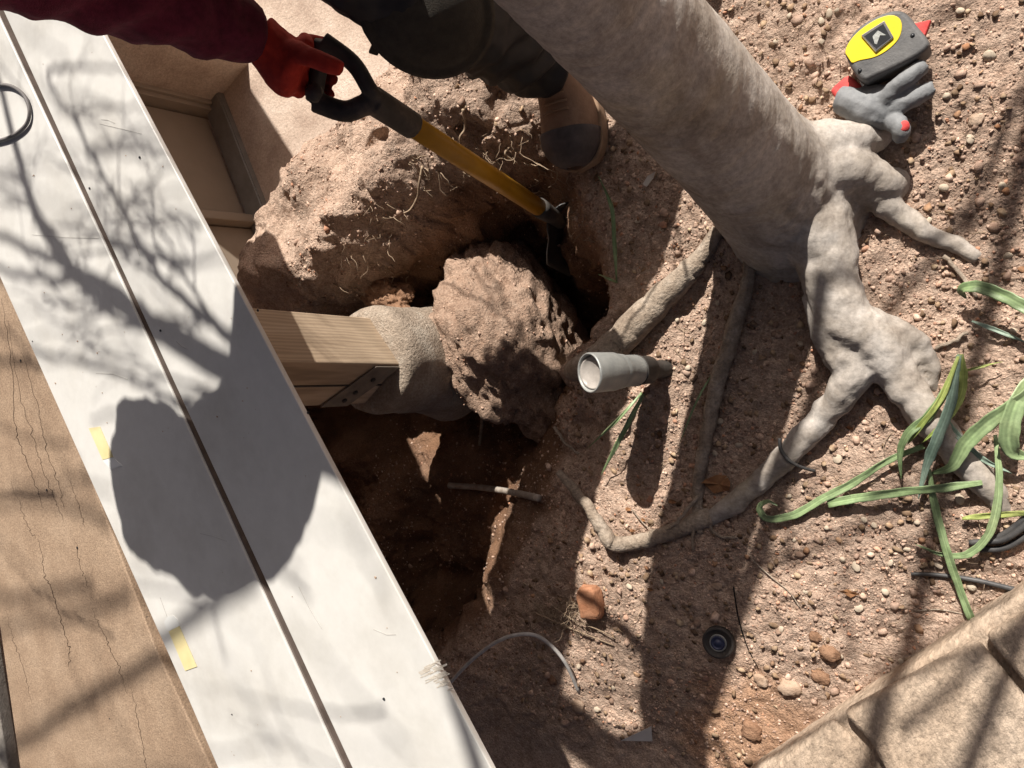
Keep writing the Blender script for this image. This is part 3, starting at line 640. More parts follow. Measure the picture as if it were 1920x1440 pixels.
for (x, y, a, l_, w, s_) in ((330, 640, .25, 170, .0065, 1.75), (235, 575, .1, 160, .006, 1.9), (300, 610, .75, 170, .006, 1.8), (150, 520, .9, 150, .006, 2.1), (400, 600, .9, 180, .006, 1.5), (320, 540, .5, 150, .005, 1.6), (275, 480, .35, 140, .0045, 1.6),
                             (240, 410, 1.2, 130, .004, 1.7), (330, 470, 1.1, 150, .0045, 1.6), (200, 340, .3, 120, .004, 1.8), (165, 270, 1.3, 120, .0035, 1.8), (60, 380, .4, 130, .005, 2.2), (100, 450, 1.3, 150, .005, 2.1), (60, 200, .9, 120, .004, 2.1), (410, 740, .05, 170, .005, 1.9),
                             (300, 300, .8, 130, .003, 1.9), (380, 430, .7, 120, .003, 1.8)):
    grow(x, y, a, l_, w, s_, 2)
# fine twig haze over the boards: soft mottled light
for k in range(75):
    x0, y0 = random.uniform(-50, 1000), random.uniform(-50, 1600); a = random.uniform(-.3, 1.1); l_ = random.uniform(260, 520); s_ = random.uniform(2.0, 5.0)
    pts = [(x0, y0)]
    for q in range(4): a += random.gauss(0, .22); x0 -= l_ / 4 * math.cos(a); y0 -= l_ / 4 * math.sin(a); pts.append((x0, y0))
    branch(pts, ZW, random.uniform(.0025, .0055), .0009, s_, s_ + .5, 5)
# branch shadows over the soil and pavers on the right
for pts, w0, w1, s0, s1 in (([(1965, 90), (1900, 200), (1860, 300), (1800, 400), (1740, 480), (1690, 540), (1640, 600), (1560, 650)], .012, .010, 2.0, 2.4),
        ([(1960, 310), (1900, 345), (1850, 375), (1790, 420)], .012, .008, 2.2, 2.4), ([(1590, 0), (1570, 70), (1540, 120), (1510, 170)], .007, .005, 2.0, 2.2), ([(1640, -20), (1600, 60)], .007, .006, 2.4, 2.5),
        ([(1390, 1090), (1440, 1060), (1520, 1040), (1600, 1000), (1680, 940), (1760, 900)], .012, .006, 2.6, 3.0), ([(1480, 1060), (1480, 1000), (1475, 950)], .010, .006, 2.6, 2.8),
        ([(1420, 1440), (1540, 1400), (1640, 1350), (1760, 1300), (1860, 1270), (1940, 1230)], .011, .012, 2.4, 2.8), ([(1700, 1420), (1780, 1350), (1850, 1290), (1940, 1180)], .012, .012, 2.6, 2.8),
        ([(1600, 1240), (1590, 1180), (1580, 1120), (1600, 1050)], .009, .006, 3.0, 3.2), ([(1640, 1260), (1720, 1230), (1800, 1180), (1900, 1140)], .010, .008, 2.8, 3.0),
        ([(1290, 1440), (1340, 1390), (1370, 1440), (1380, 1470)], .010, .008, 2.2, 2.3), ([(1230, 1260), (1180, 1190), (1130, 1160), (1080, 1130)], .016, .010, 1.6, 1.8),
        ([(1180, 700), (1230, 600), (1260, 500), (1265, 420), (1255, 330)], .004, .003, 1.0, 1.1), ([(1300, 560), (1280, 480), (1270, 420)], .004, .003, 1.0, 1.1), ([(1210, 540), (1190, 480), (1185, 420)], .005, .004, 1.2, 1.3),
        ([(800, 480), (850, 520), (905, 560), (960, 590)], .005, .004, 1.6, 1.8), ([(850, 430), (880, 480), (920, 560)], .004, .004, 1.6, 1.8), ([(870, 420), (900, 470), (930, 540)], .003, .003, 1.6, 1.8),
        ([(640, 260), (690, 290), (700, 350)], .003, .003, 1.5, 1.6), ([(590, 270), (640, 262), (690, 290)], .003, .002, 1.5, 1.6)):
    branch(pts, .0, w0, w1, s0, s1)
for k in range(50):
    x0, y0 = random.uniform(1450, 2000), random.uniform(0, 1500); a = random.uniform(.3, 2.4); l_ = random.uniform(80, 180); s_ = random.uniform(2.6, 4.5)
    branch([(x0, y0), (x0 - l_ * .5 * math.cos(a) + random.gauss(0, 12), y0 - l_ * .5 * math.sin(a) + random.gauss(0, 12)), (x0 - l_ * math.cos(a), y0 - l_ * math.sin(a))], 0, random.uniform(.002, .005), .0015, s_, s_ + .4, 5)
# limbs that join those branches to the trunk's fork
fork = T(1.35); top = T(2.45)
def limb_to(a_, tgt, r0=.034, bow=(0, .1, .12)):
    mid = (a_ + tgt) / 2 + np.array(bow)
    branch_mb.tube(spline([a_ - lean * .05, a_ + (mid - a_) * .5 + UP * .04, mid, tgt], 5), list(np.linspace(r0, r0 * .45, 16)), 8)
for tgt in (lift(at(640, 800, ZW), 1.6), lift(at(440, 640, ZW), 1.7), lift(at(390, 790, ZW), 2.2), lift(at(1560, 650), 2.4)): limb_to(fork, tgt)
for tgt in (lift(at(-30, 1400, ZW), 4.2), lift(at(900, 1450, ZW), 3.2), lift(at(1420, 1440), 2.4), lift(at(1940, 1180), 2.8), lift(at(1965, 90), 2.0)): limb_to(top, tgt, .03, (0, .05, .2))
branch_mb.build('crown', M['twig'], tree)

# ------------------------------------------------------------------ stepping edge of pavers, lower right
ped = empty('paver_step'); tag(ped, 'tan wood-grain stone step with chamfered slabs in the lower right corner', 'step')
prism_obj('ledge', [(1395, 1457), (1920, 1108), (2060, 1015), (2060, 1600), (1395, 1600)], .045, .12, M['paver'], ped, .012)
prism_obj('slab', [(1578, 1340), (1832, 1203), (1922, 1312), (2030, 1440), (2030, 1620), (1720, 1620), (1672, 1470), (1628, 1392)], .078, .03, M['paver'], ped, .012)
prism_obj('slab', [(1845, 1196), (2040, 1090), (2045, 1420), (1935, 1300)], .078, .03, M['paver'], ped, .012)
prism_obj('slab', [(1560, 1350), (1612, 1402), (1655, 1480), (1690, 1600), (1420, 1600), (1445, 1440)], .060, .02, M['paver'], ped, .010)

# ------------------------------------------------------------------ loose soil crumbs, gravel, pebbles
import bmesh
def ico(sub):
    bm = bmesh.new(); bmesh.ops.create_icosphere(bm, subdivisions=sub, radius=1); bm.verts.ensure_lookup_table()
    v = np.array([q.co[:] for q in bm.verts]); f = np.array([[q.index for q in p.verts] for p in bm.faces]); bm.free(); return v, f
def scatter(name, pos, size, sub, m_, squash=(.55, .9), jitter=.28):
    v, f = ico(sub); N_ = len(pos); nv = len(v)
    ang = RNG.random(N_) * 2 * math.pi; ca, sa = np.cos(ang), np.sin(ang)
    V = np.repeat(v[None], N_, 0) * (1 + jitter * RNG.standard_normal((N_, nv, 1)).clip(-1.3, 1.3))
    sc = np.stack([RNG.uniform(.75, 1.3, N_), RNG.uniform(.7, 1.1, N_), RNG.uniform(*squash, N_)], -1)
    V = V * sc[:, None, :]
    tl = RNG.normal(0, .35, N_)                                   # tilt
    y = V[..., 1] * np.cos(tl)[:, None] - V[..., 2] * np.sin(tl)[:, None]; z = V[..., 1] * np.sin(tl)[:, None] + V[..., 2] * np.cos(tl)[:, None]
    x = V[..., 0] * ca[:, None] - y * sa[:, None]; y = V[..., 0] * sa[:, None] + y * ca[:, None]
    V = np.stack([x, y, z], -1) * size[:, None, None] + pos[:, None, :]
    F_ = (f[None] + (np.arange(N_) * nv)[:, None, None]).reshape(-1, 3)
    me = bpy.data.meshes.new(name); me.vertices.add(N_ * nv); me.vertices.foreach_set('co', V.ravel())
    me.loops.add(F_.size); me.loops.foreach_set('vertex_index', F_.ravel()); me.polygons.add(len(F_))
    me.polygons.foreach_set('loop_start', np.arange(len(F_)) * 3); me.polygons.foreach_set('loop_total', np.full(len(F_), 3)); me.update()
    a = me.attributes.new('tint', 'FLOAT', 'POINT'); a.data.foreach_set('value', np.repeat(RNG.random(N_), nv).astype(np.float32))
    return link(name, me, m_, None, False)
def tint_extra(nt, p, cr, mp):
    N, Lk = nt.nodes, nt.links
    a = N.new('ShaderNodeAttribute'); a.attribute_name = 'tint'
    r = N.new('ShaderNodeValToRGB'); e = r.color_ramp.elements
    for q in (.35, .7, .88, .95): e.new(q)
    for el_, (q, c) in zip(e, ((0, (.55, .50, .46)), (.35, (.85, .82, .80)), (.7, (1.15, 1.1, 1.05)), (.88, (1.35, 1.36, 1.34)), (.95, (1.15, .80, .62)), (1, (.62, .60, .62)))): el_.position = q; el_.color = c + (1,)
    r.color_ramp.interpolation = 'LINEAR'; Lk.new(a.outputs['Fac'], r.inputs['Fac'])
    mx = N.new('ShaderNodeMixRGB'); mx.blend_type = 'MULTIPLY'; mx.inputs['Fac'].default_value = 1
    Lk.new(cr.outputs['Color'], mx.inputs[1]); Lk.new(r.outputs['Color'], mx.inputs[2]); Lk.new(mx.outputs['Color'], p.inputs['Base Color'])
M['gravel'] = mat('soil_crumbs', [(.3, (.34, .232, .178)), (.5, (.48, .347, .272)), (.75, (.58, .44, .355))], scale=90, detail=3, rough=.95, bump=.5, bscale=500, bdist=.002, spec=.15, extra=tint_extra, speck=(400, .8, 1.15))
def crumbs(N_, smin, smax, pw, sub, name, keep=None):
    x = RNG.uniform(-1.55, .2, N_); y = RNG.uniform(-.98, .6, N_)
    h, sp, sm, sdp, pm, mm = terrain(x, y)
    k = (sdp < -.0) & (RNG.random(N_) < (1 - .75 * np.clip(sp / .05, 0, 1)))
    # crumbs gather in drifts
    k &= RNG.random(N_) < (.35 + .65 * sstep(fbm(x * 6, y * 6, seed=301, o=3), -.35, .35))
    k &= RNG.random(N_) < 1 - .55 * mm
    x, y, h = x[k], y[k], h[k]
    s = smin * (smax / smin) ** (RNG.random(len(x)) ** pw)
    o = scatter(name, np.stack([x, y, h + s * .05], -1), s, sub, M['gravel']); o['kind'] = 'stuff'; return o
o = crumbs(62000, .0012, .0042, 1.9, 1, 'soil_crumbs'); o['label'] = 'dry crumbs of soil strewn over the ground'; o['category'] = 'soil'
o = crumbs(2000, .0040, .010, 2.2, 1, 'gravel'); o['label'] = 'small clods and gravel strewn over the ground'; o['category'] = 'gravel'
_x = RNG.uniform(-.95, .2, 1500); _y = RNG.uniform(-.98, .6, 1500); _h, _sp = terrain(_x, _y)[:2]; _k = _sp < -.01
M['litter'] = mat('plant_litter', [(.3, (.16, .10, .06)), (.5, (.30, .21, .14)), (.7, (.46, .36, .25))], scale=40, detail=3, rough=.9, bump=.3, spec=.2, extra=tint_extra)
_s = RNG.uniform(.0025, .0075, _k.sum())
o = scatter('plant_litter', np.stack([_x[_k], _y[_k], _h[_k] + .003], -1), _s, 1, M['litter'], (.10, .22), .35); o['kind'] = 'stuff'; o['label'] = 'flat scraps of dry leaf and bark on the soil'; o['category'] = 'litter'
_f = bpy.data.objects['footing'].data; _c = np.empty(len(_f.vertices) * 3); _f.vertices.foreach_get('co', _c); _c = _c.reshape(-1, 3); _n = np.empty_like(_c).ravel(); _f.vertices.foreach_get('normal', _n); _n = _n.reshape(-1, 3)
_i = RNG.choice(np.where(_n[:, 2] > .1)[0], 420); _s = .0010 * 4 ** (RNG.random(420) ** 2.4)
o = scatter('caked_crumbs', _c[_i] + _n[_i] * .001, _s, 1, M['gravel']); o['kind'] = 'stuff'; o.parent = pier
peb = [(1570, 860, 15), (1800, 935, 14), (1880, 350, 13), (1770, 352, 12), (1775, 180, 11), (1855, 105, 16), (1605, 1062, 13), (1670, 1055, 9), (1490, 1012, 8), (1400, 440, 17), (1395, 458, 14), (1440, 495, 9), (1450, 630, 8), (1415, 660, 9),
       (1350, 790, 13), (1385, 835, 12), (1345, 568, 8), (1195, 415, 8), (1320, 605, 10), (1290, 690, 12), (1500, 645, 9), (1890, 480, 10), (1555, 25, 11), (1540, 40, 10), (1570, 20, 9), (1455, 78, 8), (1540, 78, 8), (1740, 415, 10),
       (1820, 1100, 14), (1660, 1110, 13), (1610, 1140, 14), (1760, 1060, 10), (1700, 1030, 9), (1580, 1050, 11), (1550, 990, 9), (1620, 975, 10), (1640, 985, 9), (1240, 430, 8), (1205, 610, 10), (1270, 600, 9), (1315, 830, 10), (1340, 850, 9), (1180, 1100, 11),
       (1240, 1090, 9), (1085, 1250, 12), (1150, 1290, 10), (1120, 1330, 12), (1190, 1010, 8), (1690, 1240, 10), (1720, 980, 9), (1865, 420, 8), (1820, 260, 12), (1680, 330, 8), (1900, 620, 9), (1480, 930, 9), (1510, 1110, 8), (1465, 1180, 9), (1575, 1230, 9), (1800, 20, 10), (1480, 30, 9)]
lone = {0: 'round pale pebble on the lit soil under the lower tree root', 5: 'large pale pebble to the right of the tape measure', 9: 'pale flat stone in the shade just below the trunk', 14: 'smooth stone in the shade beside the dark standing root'}
pv, pf = ico(3)
pmeshes = []
for k in range(5):
    w = pv * (1 + .16 * fbm(pv[:, 0] * 1.3 + k * 7, pv[:, 1] * 1.3, pv[:, 2] * 1.3, seed=400 + k, o=3))[:, None] * np.array([1.05 + .25 * math.sin(k), .85, .42 + .07 * k])
    me = bpy.data.meshes.new('pebble'); me.from_pydata([tuple(q) for q in w], [], [tuple(map(int, q)) for q in pf]); me.materials.append(M['pebble'])
    me.polygons.foreach_set('use_smooth', [True] * len(me.polygons)); pmeshes.append(me)
for k, (px, py, r) in enumerate(peb):
    o = bpy.data.objects.new('pebble', pmeshes[k % 5]); COL.objects.link(o)
    s_ = r / 1050 * .62; o.scale = (s_, s_, s_); o.location = G(px, py, s_ * .22); o.rotation_euler = (random.gauss(0, .25), random.gauss(0, .25), random.uniform(0, 6))
    tag(o, lone.get(k, 'small pale pebble lying loose on the dry soil'), 'pebble', 'pebbles scattered on the soil')
# larger clods that read one by one
cl = [(1555, 1225, 22, 'redclod', 'flat red clod on the orange soil near the paver step'), (1530, 1195, 14, 'redclod', 'small red clod just above the flat red clod'), (1425, 1275, 18, 'clod', 'pale lump at the upper rim of the orange soil'),
      (1480, 1290, 24, 'clod', 'broad tan clod in the middle of the orange soil'), (1540, 1270, 20, 'redclod', 'reddish clod between the orange soil and the paver step'), (1410, 1370, 26, 'redclod', 'smooth orange clod at the bottom of the orange soil'),
      (1085, 1325, 20, 'clod', 'clod on the lit bank right of the white tube end'), (1035, 1275, 16, 'redclod', 'clod under the bend of the pale tube'), (1345, 1100, 12, 'clod', 'small clod in the trunk shadow above the sprinkler head'),
      (1830, 225, 14, 'clod', 'brown clod on the gravelly soil right of the glove'), (1690, 60, 0, '', '')]
for px, py, r, m_, lb in cl:
    if r: tag(lump(G(px, py, r / 1050 * .15), [(r / 1050 * .8, 0, 0), (0, r / 1050 * .7, 0), (0, 0, r / 1050 * .38)], .3, px % 37, 'soil_clod', M[m_], None, 3, 4, .85), lb, 'clod')

# ------------------------------------------------------------------ fine root fibres at the broken edge of the mound and in the hole
fb = MB()
def fibre(p, n, step, r, drift, mbx):
    q = [np.array(p)]; d_ = unit(np.array(drift) + RNG.normal(0, .5, 3))
    for _ in range(n):
        d_ = unit(d_ + RNG.normal(0, .42, 3) + np.array(drift) * .15); q.append(q[-1] + d_ * step)
    mbx.tube(q, list(np.linspace(r, r * .4, len(q))), 4)
for (px, py, dz, cnt) in ((880, 290, .0, 34), (800, 320, 0, 30), (960, 280, 0, 34), (720, 400, 0, 26), (690, 480, 0, 20), (1020, 330, -.03, 26), (1085, 400, -.03, 18), (930, 300, -.03, 24), (740, 520, -.02, 12), (1100, 450, -.05, 14), (640, 545, 0, 14)):
    for _ in range(cnt):
        p = G(px + random.gauss(0, 26), py + random.gauss(0, 20), .002)
        fibre(p, random.randint(4, 9), random.uniform(.006, .012), random.uniform(.0006, .0015), (.35, -.25, -.45), fb)
for _ in range(150):                       # matted tuft of roots on the lit bank
    p = G(1062 + random.gauss(0, 30), 1150 + random.gauss(0, 14), .006)
    fibre(p, random.randint(4, 9), random.uniform(.006, .010), random.uniform(.0005, .0010), (random.gauss(0, .7), random.gauss(0, .4), .12), fb)
for _ in range(160):
    p = G(random.uniform(1160, 1900), random.uniform(20, 1280), .004)
    fibre(p, random.randint(3, 7), random.uniform(.005, .011), random.uniform(.0004, .0009), (random.gauss(0, 1), random.gauss(0, 1), 0), fb)
o = fb.build('root_fibres', M['fibre']); o['kind'] = 'stuff'; o['label'] = 'fine torn root fibres hanging from the dug soil'; o['category'] = 'roots'
def strand(name, pts, rad, m_, label, cat, n=8, group=None):
    P = spline([G(p[0], p[1], p[2]) for p in pts], 7); o = MB().tube(P, list(np.linspace(rad[0], rad[1], len(P))), n).build(name, M[m_]); return tag(o, label, cat, group)
strand('broken_root', [(792, 312, .005), (786, 345, .02), (783, 368, .01), (770, 392, .02), (757, 400, .02)], (.0032, .0018), 'fibre', 'pale thin root dangling from the mound above the pier', 'root')
strand('broken_root', [(868, 205, .01), (872, 240, .03), (862, 262, .03), (880, 300, .03)], (.003, .0015), 'fibre', 'thin pale root sticking out of the mound below the knee pad', 'root')
strand('broken_root', [(955, 275, .0), (948, 290, .03), (975, 310, .03), (972, 318, .03)], (.0028, .0014), 'fibre', 'forked pale root under the broken soil edge near the boot', 'root')
strand('broken_root', [(1005, 1150, .012), (1050, 1170, .010), (1100, 1190, .008), (1150, 1210, .006)], (.0026, .0014), 'fibre', 'thin brown root lying across the lit bank', 'root')
strand('broken_root', [(1040, 1140, .014), (1080, 1165, .014), (1120, 1180, .012), (1155, 1198, .01)], (.002, .001), 'fibre', 'second thin brown root above the one across the lit bank', 'root')
strand('root_stub', [(905, 770, .10), (903, 800, .07), (899, 835, .05)], (.006, .004), 'root', 'short lit root stub hanging below the concrete pier', 'root')
strand('fallen_twig', [(1708, 1076, .006), (1760, 1078, .006), (1830, 1088, .006), (1905, 1106, .006)], (.0032, .0048), 'cable', 'dark grey stick on the soil above the paver step', 'twig')
strand('fallen_twig', [(1715, 1146, .004), (1760, 1143, .004), (1810, 1152, .004)], (.0016, .001), 'root', 'thin dark twig touching the leaf tip near the pavers', 'twig')
strand('fallen_twig', [(1410, 1050, .004), (1450, 1085, .006), (1480, 1110, .004), (1500, 1140, .003)], (.0014, .001), 'root', 'thin dry stem on the lit soil right of the trunk shadow', 'twig')
strand('fallen_twig', [(1185, 955, .01), (1205, 980, .01), (1222, 995, .008)], (.0016, .001), 'root', 'tiny dark twig above the bent root', 'twig')
strand('fallen_twig', [(1375, 1100, .004), (1385, 1160, .005), (1400, 1210, .004), (1420, 1250, .003)], (.0016, .001), 'paleleaf', 'dry pale stem beside the sprinkler head', 'twig')
strand('pipe', [(842, 910, .02), (900, 914, .022), (955, 922, .024), (1010, 934, .02)], (.0085, .0085), 'pvc', 'white plastic pipe crossing the floor of the hole', 'pipe', 12)
strand('irrigation_tube', [(835, 1290, .06), (880, 1242, .08), (925, 1207, .09), (965, 1191, .085), (1003, 1191, .07), (1035, 1212, .05), (1062, 1246, .03), (1086, 1298, .0)], (.0042, .0042), 'hose', 'grey white tube arching out of the soil beside the white board', 'tube', 10)
strand('wire', [(1462, 822, .03), (1464, 842, .035), (1478, 862, .04), (1500, 875, .02), (1528, 883, .004)], (.0036, .0030), 'cable', 'short grey wire looped over the lower tree root', 'wire')
for k, pts in enumerate(([(1818, 1018, .006), (1860, 1012, .008), (1900, 990, .008), (1950, 945, .008)], [(1838, 1030, .006), (1880, 1028, .008), (1920, 1008, .008), (1960, 975, .008)], [(1850, 1016, .014), (1890, 1008, .016), (1960, 955, .016)])):
    strand('cable', pts, (.0052, .0052), 'cable', ('upper black cable of the bundle at the right edge', 'lower black cable of the bundle at the right edge', 'middle black cable lying on top of the bundle at the right edge')[k], 'cable', 8, 'black cables at the right edge')

# ------------------------------------------------------------------ leaves
QS = [k / 4 for k in range(-4, 5)]
def blade(pts, w, m_, name, parent=None, fold=.25, tip=True, base=.45):
    """strap leaf: points (px, py, height above soil); w half width"""
    w = w * .66; P = spline([G(p[0], p[1], p[2]) for p in pts], 6); n = len(P); mb = MB(); V = []
    side0 = None
    for i, p in enumerate(P):
        t = unit(P[min(i + 1, n - 1)] - P[max(i - 1, 0)]); s_ = np.cross(t, UP + .3 * np.array([math.sin(i * .23), math.cos(i * .31), 0])); s_ = unit(s_)
        if side0 is not None and s_.dot(side0) < 0: s_ = -s_
        side0 = s_; nn = unit(np.cross(s_, t)); nn = nn if nn[2] > 0 else -nn
        u = i / (n - 1); ww = w * (base + (1 - base) * min(1, u / .25)) * (1 if not tip else min(1, ((1 - u) / .35)) ** .7 + .02)
        for q in QS: V.append(p + s_ * ww * q * (1 + .05 * math.sin(i * 1.7 + q)) + nn * (abs(q) * ww * fold + .0010 * math.sin(i * .8 + q * 2.5) + (.0005 if round(q * 4) % 2 else 0)))
    nq = len(QS); F_ = [(i * nq + k, i * nq + k + 1, (i + 1) * nq + k + 1, (i + 1) * nq + k) for i in range(n - 1) for k in range(nq - 1)]
    mb.add(V, F_); o = mb.build(name, M[m_], parent)
    rib = o.data.attributes.new('rib', 'FLOAT', 'POINT'); rib.data.foreach_set('value', np.array([(.85 if round(q * 4) % 2 else 1.06) * (1.25 if abs(q) < .05 else 1) for _ in range(n) for q in QS], np.float32))
    sm_ = o.modifiers.new('thick', 'SOLIDIFY'); sm_.thickness = .0004
    return o
plant = empty('leek_plant'); tag(plant, 'clump of bruised green strap leaves drooping from one pale base on the tree root', 'plant')
blade([(1800, 664, .05), (1778, 722, .05), (1742, 778, .05), (1704, 812, .05), (1688, 850, .03), (1690, 898, .02)], .0105, 'leaf', 'leaf', plant)
blade([(1798, 666, .05), (1782, 755, .055), (1757, 822, .055), (1738, 872, .04), (1722, 936, .02)], .012, 'blueleaf', 'leaf', plant)
blade([(1803, 664, .05), (1806, 705, .05), (1800, 745, .045), (1772, 790, .05), (1730, 830, .04)], .009, 'paleleaf', 'leaf', plant)
blade([(1797, 668, .052), (1765, 745, .06), (1725, 800, .055), (1700, 835, .04)], .007, 'paleleaf', 'leaf', plant)
blade([(1790, 700, .04), (1830, 690, .03), (1880, 678, .02)], .003, 'paleleaf', 'leaf', plant)
def lone_leaf(pts, w, m_, label, **k): return tag(blade(pts, w, m_, 'strap_leaf', None, **k), label, 'leaf', 'loose strap leaves on the soil')
lone_leaf([(1985, 700, .06), (1920, 745, .06), (1855, 790, .06), (1812, 832, .05), (1785, 875, .04), (1742, 888, .02)], .017, 'leaf', 'broad green leaf bending over the tree root', base=.7)
lone_leaf([(1775, 785, .03), (1800, 822, .03), (1845, 862, .025), (1898, 888, .02)], .007, 'blueleaf', 'narrow blue green leaf crossing under the broad leaf')
lone_leaf([(1732, 836, .02), (1660, 866, .02), (1600, 905, .018), (1545, 934, .016), (1490, 965, .012), (1440, 972, .012), (1424, 952, .02), (1440, 940, .03), (1458, 948, .03)], .0105, 'leaf', 'long green leaf with a curled tip on the lit soil', base=.6)
lone_leaf([(1842, 905, .03), (1770, 914, .03), (1690, 922, .024), (1610, 934, .02), (1552, 944, .016)], .0115, 'leaf', 'long straight leaf with yellowing end beside the curled leaf', base=.5, tip=False)
lone_leaf([(1742, 880, .025), (1754, 955, .02), (1776, 1035, .02), (1800, 1105, .016), (1822, 1162, .012)], .0095, 'leaf', 'straight green leaf pointing down to the paver step', tip=False)
lone_leaf([(1866, 815, .03), (1873, 890, .03), (1868, 955, .03), (1850, 1008, .024), (1812, 1040, .02), (1762, 1038, .014), (1716, 1020, .012)], .009, 'leaf', 'green leaf curving like a hook with a yellow tip')
lone_leaf([(1804, 972, .012), (1860, 966, .014), (1960, 960, .014)], .0075, 'paleleaf', 'pale yellow green leaf running off the right edge', tip=False)
lone_leaf([(1990, 610, .04), (1930, 580, .05), (1885, 556, .05), (1835, 538, .045), (1802, 543, .03), (1812, 560, .012)], .014, 'leaf', 'green leaf with folded tip at the right edge, topmost', base=.9)
lone_leaf([(1822, 602, .01), (1870, 620, .014), (1930, 645, .014)], .005, 'blueleaf', 'thin green leaf lying below the topmost folded leaf')
lone_leaf([(1960, 690, .04), (1912, 745, .06), (1893, 800, .06), (1898, 846, .05), (1940, 860, .03)], .020, 'leaf', 'very broad cupped leaf at the right edge', base=.8)
def grass(pts, w, m_, label): return tag(blade(pts, w, m_, 'grass_blade', None), label, 'grass blade', 'single grass blades')
grass([(1156, 528, 0), (1152, 450, .03), (1146, 385, .04), (1122, 330, .05)], .0062, 'leaf', 'long grass blade at the rim of the hole below the boot')
grass([(1158, 530, 0), (1140, 522, .02), (1122, 514, .02)], .004, 'leaf', 'short grass blade at the foot of the long one')
grass([(1207, 732, .0), (1160, 785, .03), (1100, 842, .03)], .0045, 'leaf', 'thin grass blade below the path light, upper of two')
grass([(1209, 734, .0), (1172, 805, .04), (1126, 892, .03)], .0075, 'leaf', 'wider grass blade below the path light, lower of two')
grass([(1268, 332, .0), (1276, 322, .02), (1287, 310, .03)], .0042, 'leaf', 'short bright grass blade near the trunk')
grass([(1342, 690, .0), (1305, 755, .03), (1274, 832, .02)], .003, 'leaf', 'faint grass blade left of the dark standing root')
wd0 = empty('weed_sprig'); tag(wd0, 'tiny green weed sprig at the upper end of the thick root', 'weed')
for k in range(9):
    px, py = 1345 + random.gauss(0, 6), 415 + random.gauss(0, 16)
    blade([(px, py, .012), (px + random.gauss(0, 7), py - 6, .02), (px + random.gauss(0, 10), py - 10, .018)], .0045, 'leaf', 'leaf', wd0)
def dry(px, py, r, seed, label):
    v, f = [], []; c = G(px, py, .006); rr = random.Random(seed)
    n = 10; ring = [c]
    for k in range(n):
        q = 2 * math.pi * k / n; ring.append(c + np.array([math.cos(q) * r * rr.uniform(.55, 1.35), math.sin(q) * r * .5 * rr.uniform(.5, 1.3), rr.uniform(-.15, .4) * r]))
    mb = MB(); mb.add(ring, [(0, 1 + k, 1 + (k + 1) % n) for k in range(n)])
    o = mb.build('dry_leaf', M['brownleaf'], None, False); sm_ = o.modifiers.new('t', 'SOLIDIFY'); sm_.thickness = .0006
    return tag(o, label, 'dry leaf', 'dry leaves on the soil')
dry(1350, 908, .033, 1, 'large rust brown dry leaf in the shade left of the lower root')
dry(1592, 1112, .013, 2, 'small orange leaf in the middle of the lit soil')
dry(1178, 955, .007, 3, 'orange leaf scrap above the bent root, leftmost'); dry(1205, 975, .007, 4, 'orange leaf scrap above the bent root, middle'); dry(1186, 995, .007, 5, 'orange leaf scrap touching the bent root')
dry(1220, 1105, .007, 6, 'orange leaf scrap on the lit bank below the bent root'); dry(1260, 940, .010, 8, 'orange leaf scrap in the light patch beside the round shadow')

# ------------------------------------------------------------------ small found things
bp_ = G(1108, 1128, .018)
o = lump(bp_, [(.024, .006, 0), (-.008, .034, 0), (0, 0, .018)], .12, 33, 'brick_shard', M['brick'], None, 4, 4, .45); tag(o, 'broken brick shard standing on the lit bank', 'brick')
cp = [G(1164, 1389, .010), G(1221, 1362, .014), G(1223, 1390, .012)]
mb = MB(); mb.add(cp + [c - UP * .0015 for c in cp], [(2, 1, 0), (3, 4, 5), (0, 1, 4, 3), (1, 2, 5, 4), (2, 0, 3, 5)]); tag(mb.build('card_scrap', M['card'], None, False), 'white triangular scrap of card in the trunk shadow', 'scrap')
cp = [G(1205, 345, .008), G(1214, 330, .012), G(1228, 322, .012), G(1224, 334, .010), G(1212, 350, .008)]
mb = MB(); mb.add(cp + [c - UP * .003 for c in cp], [(4, 3, 2, 1, 0), (5, 6, 7, 8, 9)] + [(i, (i + 1) % 5, 5 + (i + 1) % 5, 5 + i) for i in range(5)]); tag(mb.build('bark_chip', M['card'], None, False), 'white splinter of wood on the soil below the boot', 'chip')
# sprinkler head
spk = empty('sprinkler_head'); tag(spk, 'round black pop-up sprinkler head with blue centre in the soil', 'sprinkler')
sc_ = G(1346, 1206, .012); sn = unit((.10, .12, 1)); sx = unit(np.cross((0, 1, 0), sn)); sy = np.cross(sn, sx)
def lathe(c, ax_, ux, uy, prof, n=32):
    mb = MB(); V = [c + ux * r * math.cos(2 * math.pi * k / n) + uy * r * math.sin(2 * math.pi * k / n) + ax_ * z for r, z in prof for k in range(n)]
    mb.add(V, [(i * n + k, i * n + (k + 1) % n, (i + 1) * n + (k + 1) % n, (i + 1) * n + k) for i in range(len(prof) - 1) for k in range(n)]); return mb
lathe(sc_, sn, sx, sy, [(.030, -.04), (.031, -.004), (.030, .0), (.027, .002), (.025, .0), (.024, -.003), (.012, -.003), (.0, -.003)]).build('cap', M['handle'], spk)
lathe(sc_, sn, sx, sy, [(.0165, -.004), (.0165, .000), (.0150, .001), (.0145, -.001), (.0, -.001)]).build('ring', M['alum'], spk)
lathe(sc_, sn, sx, sy, [(.0135, -.002), (.0135, .0015), (.011, .002), (.0105, .0005), (.006, .0005), (.0055, .002), (.0, .002)]).build('nozzle', M['bluecap'], spk)
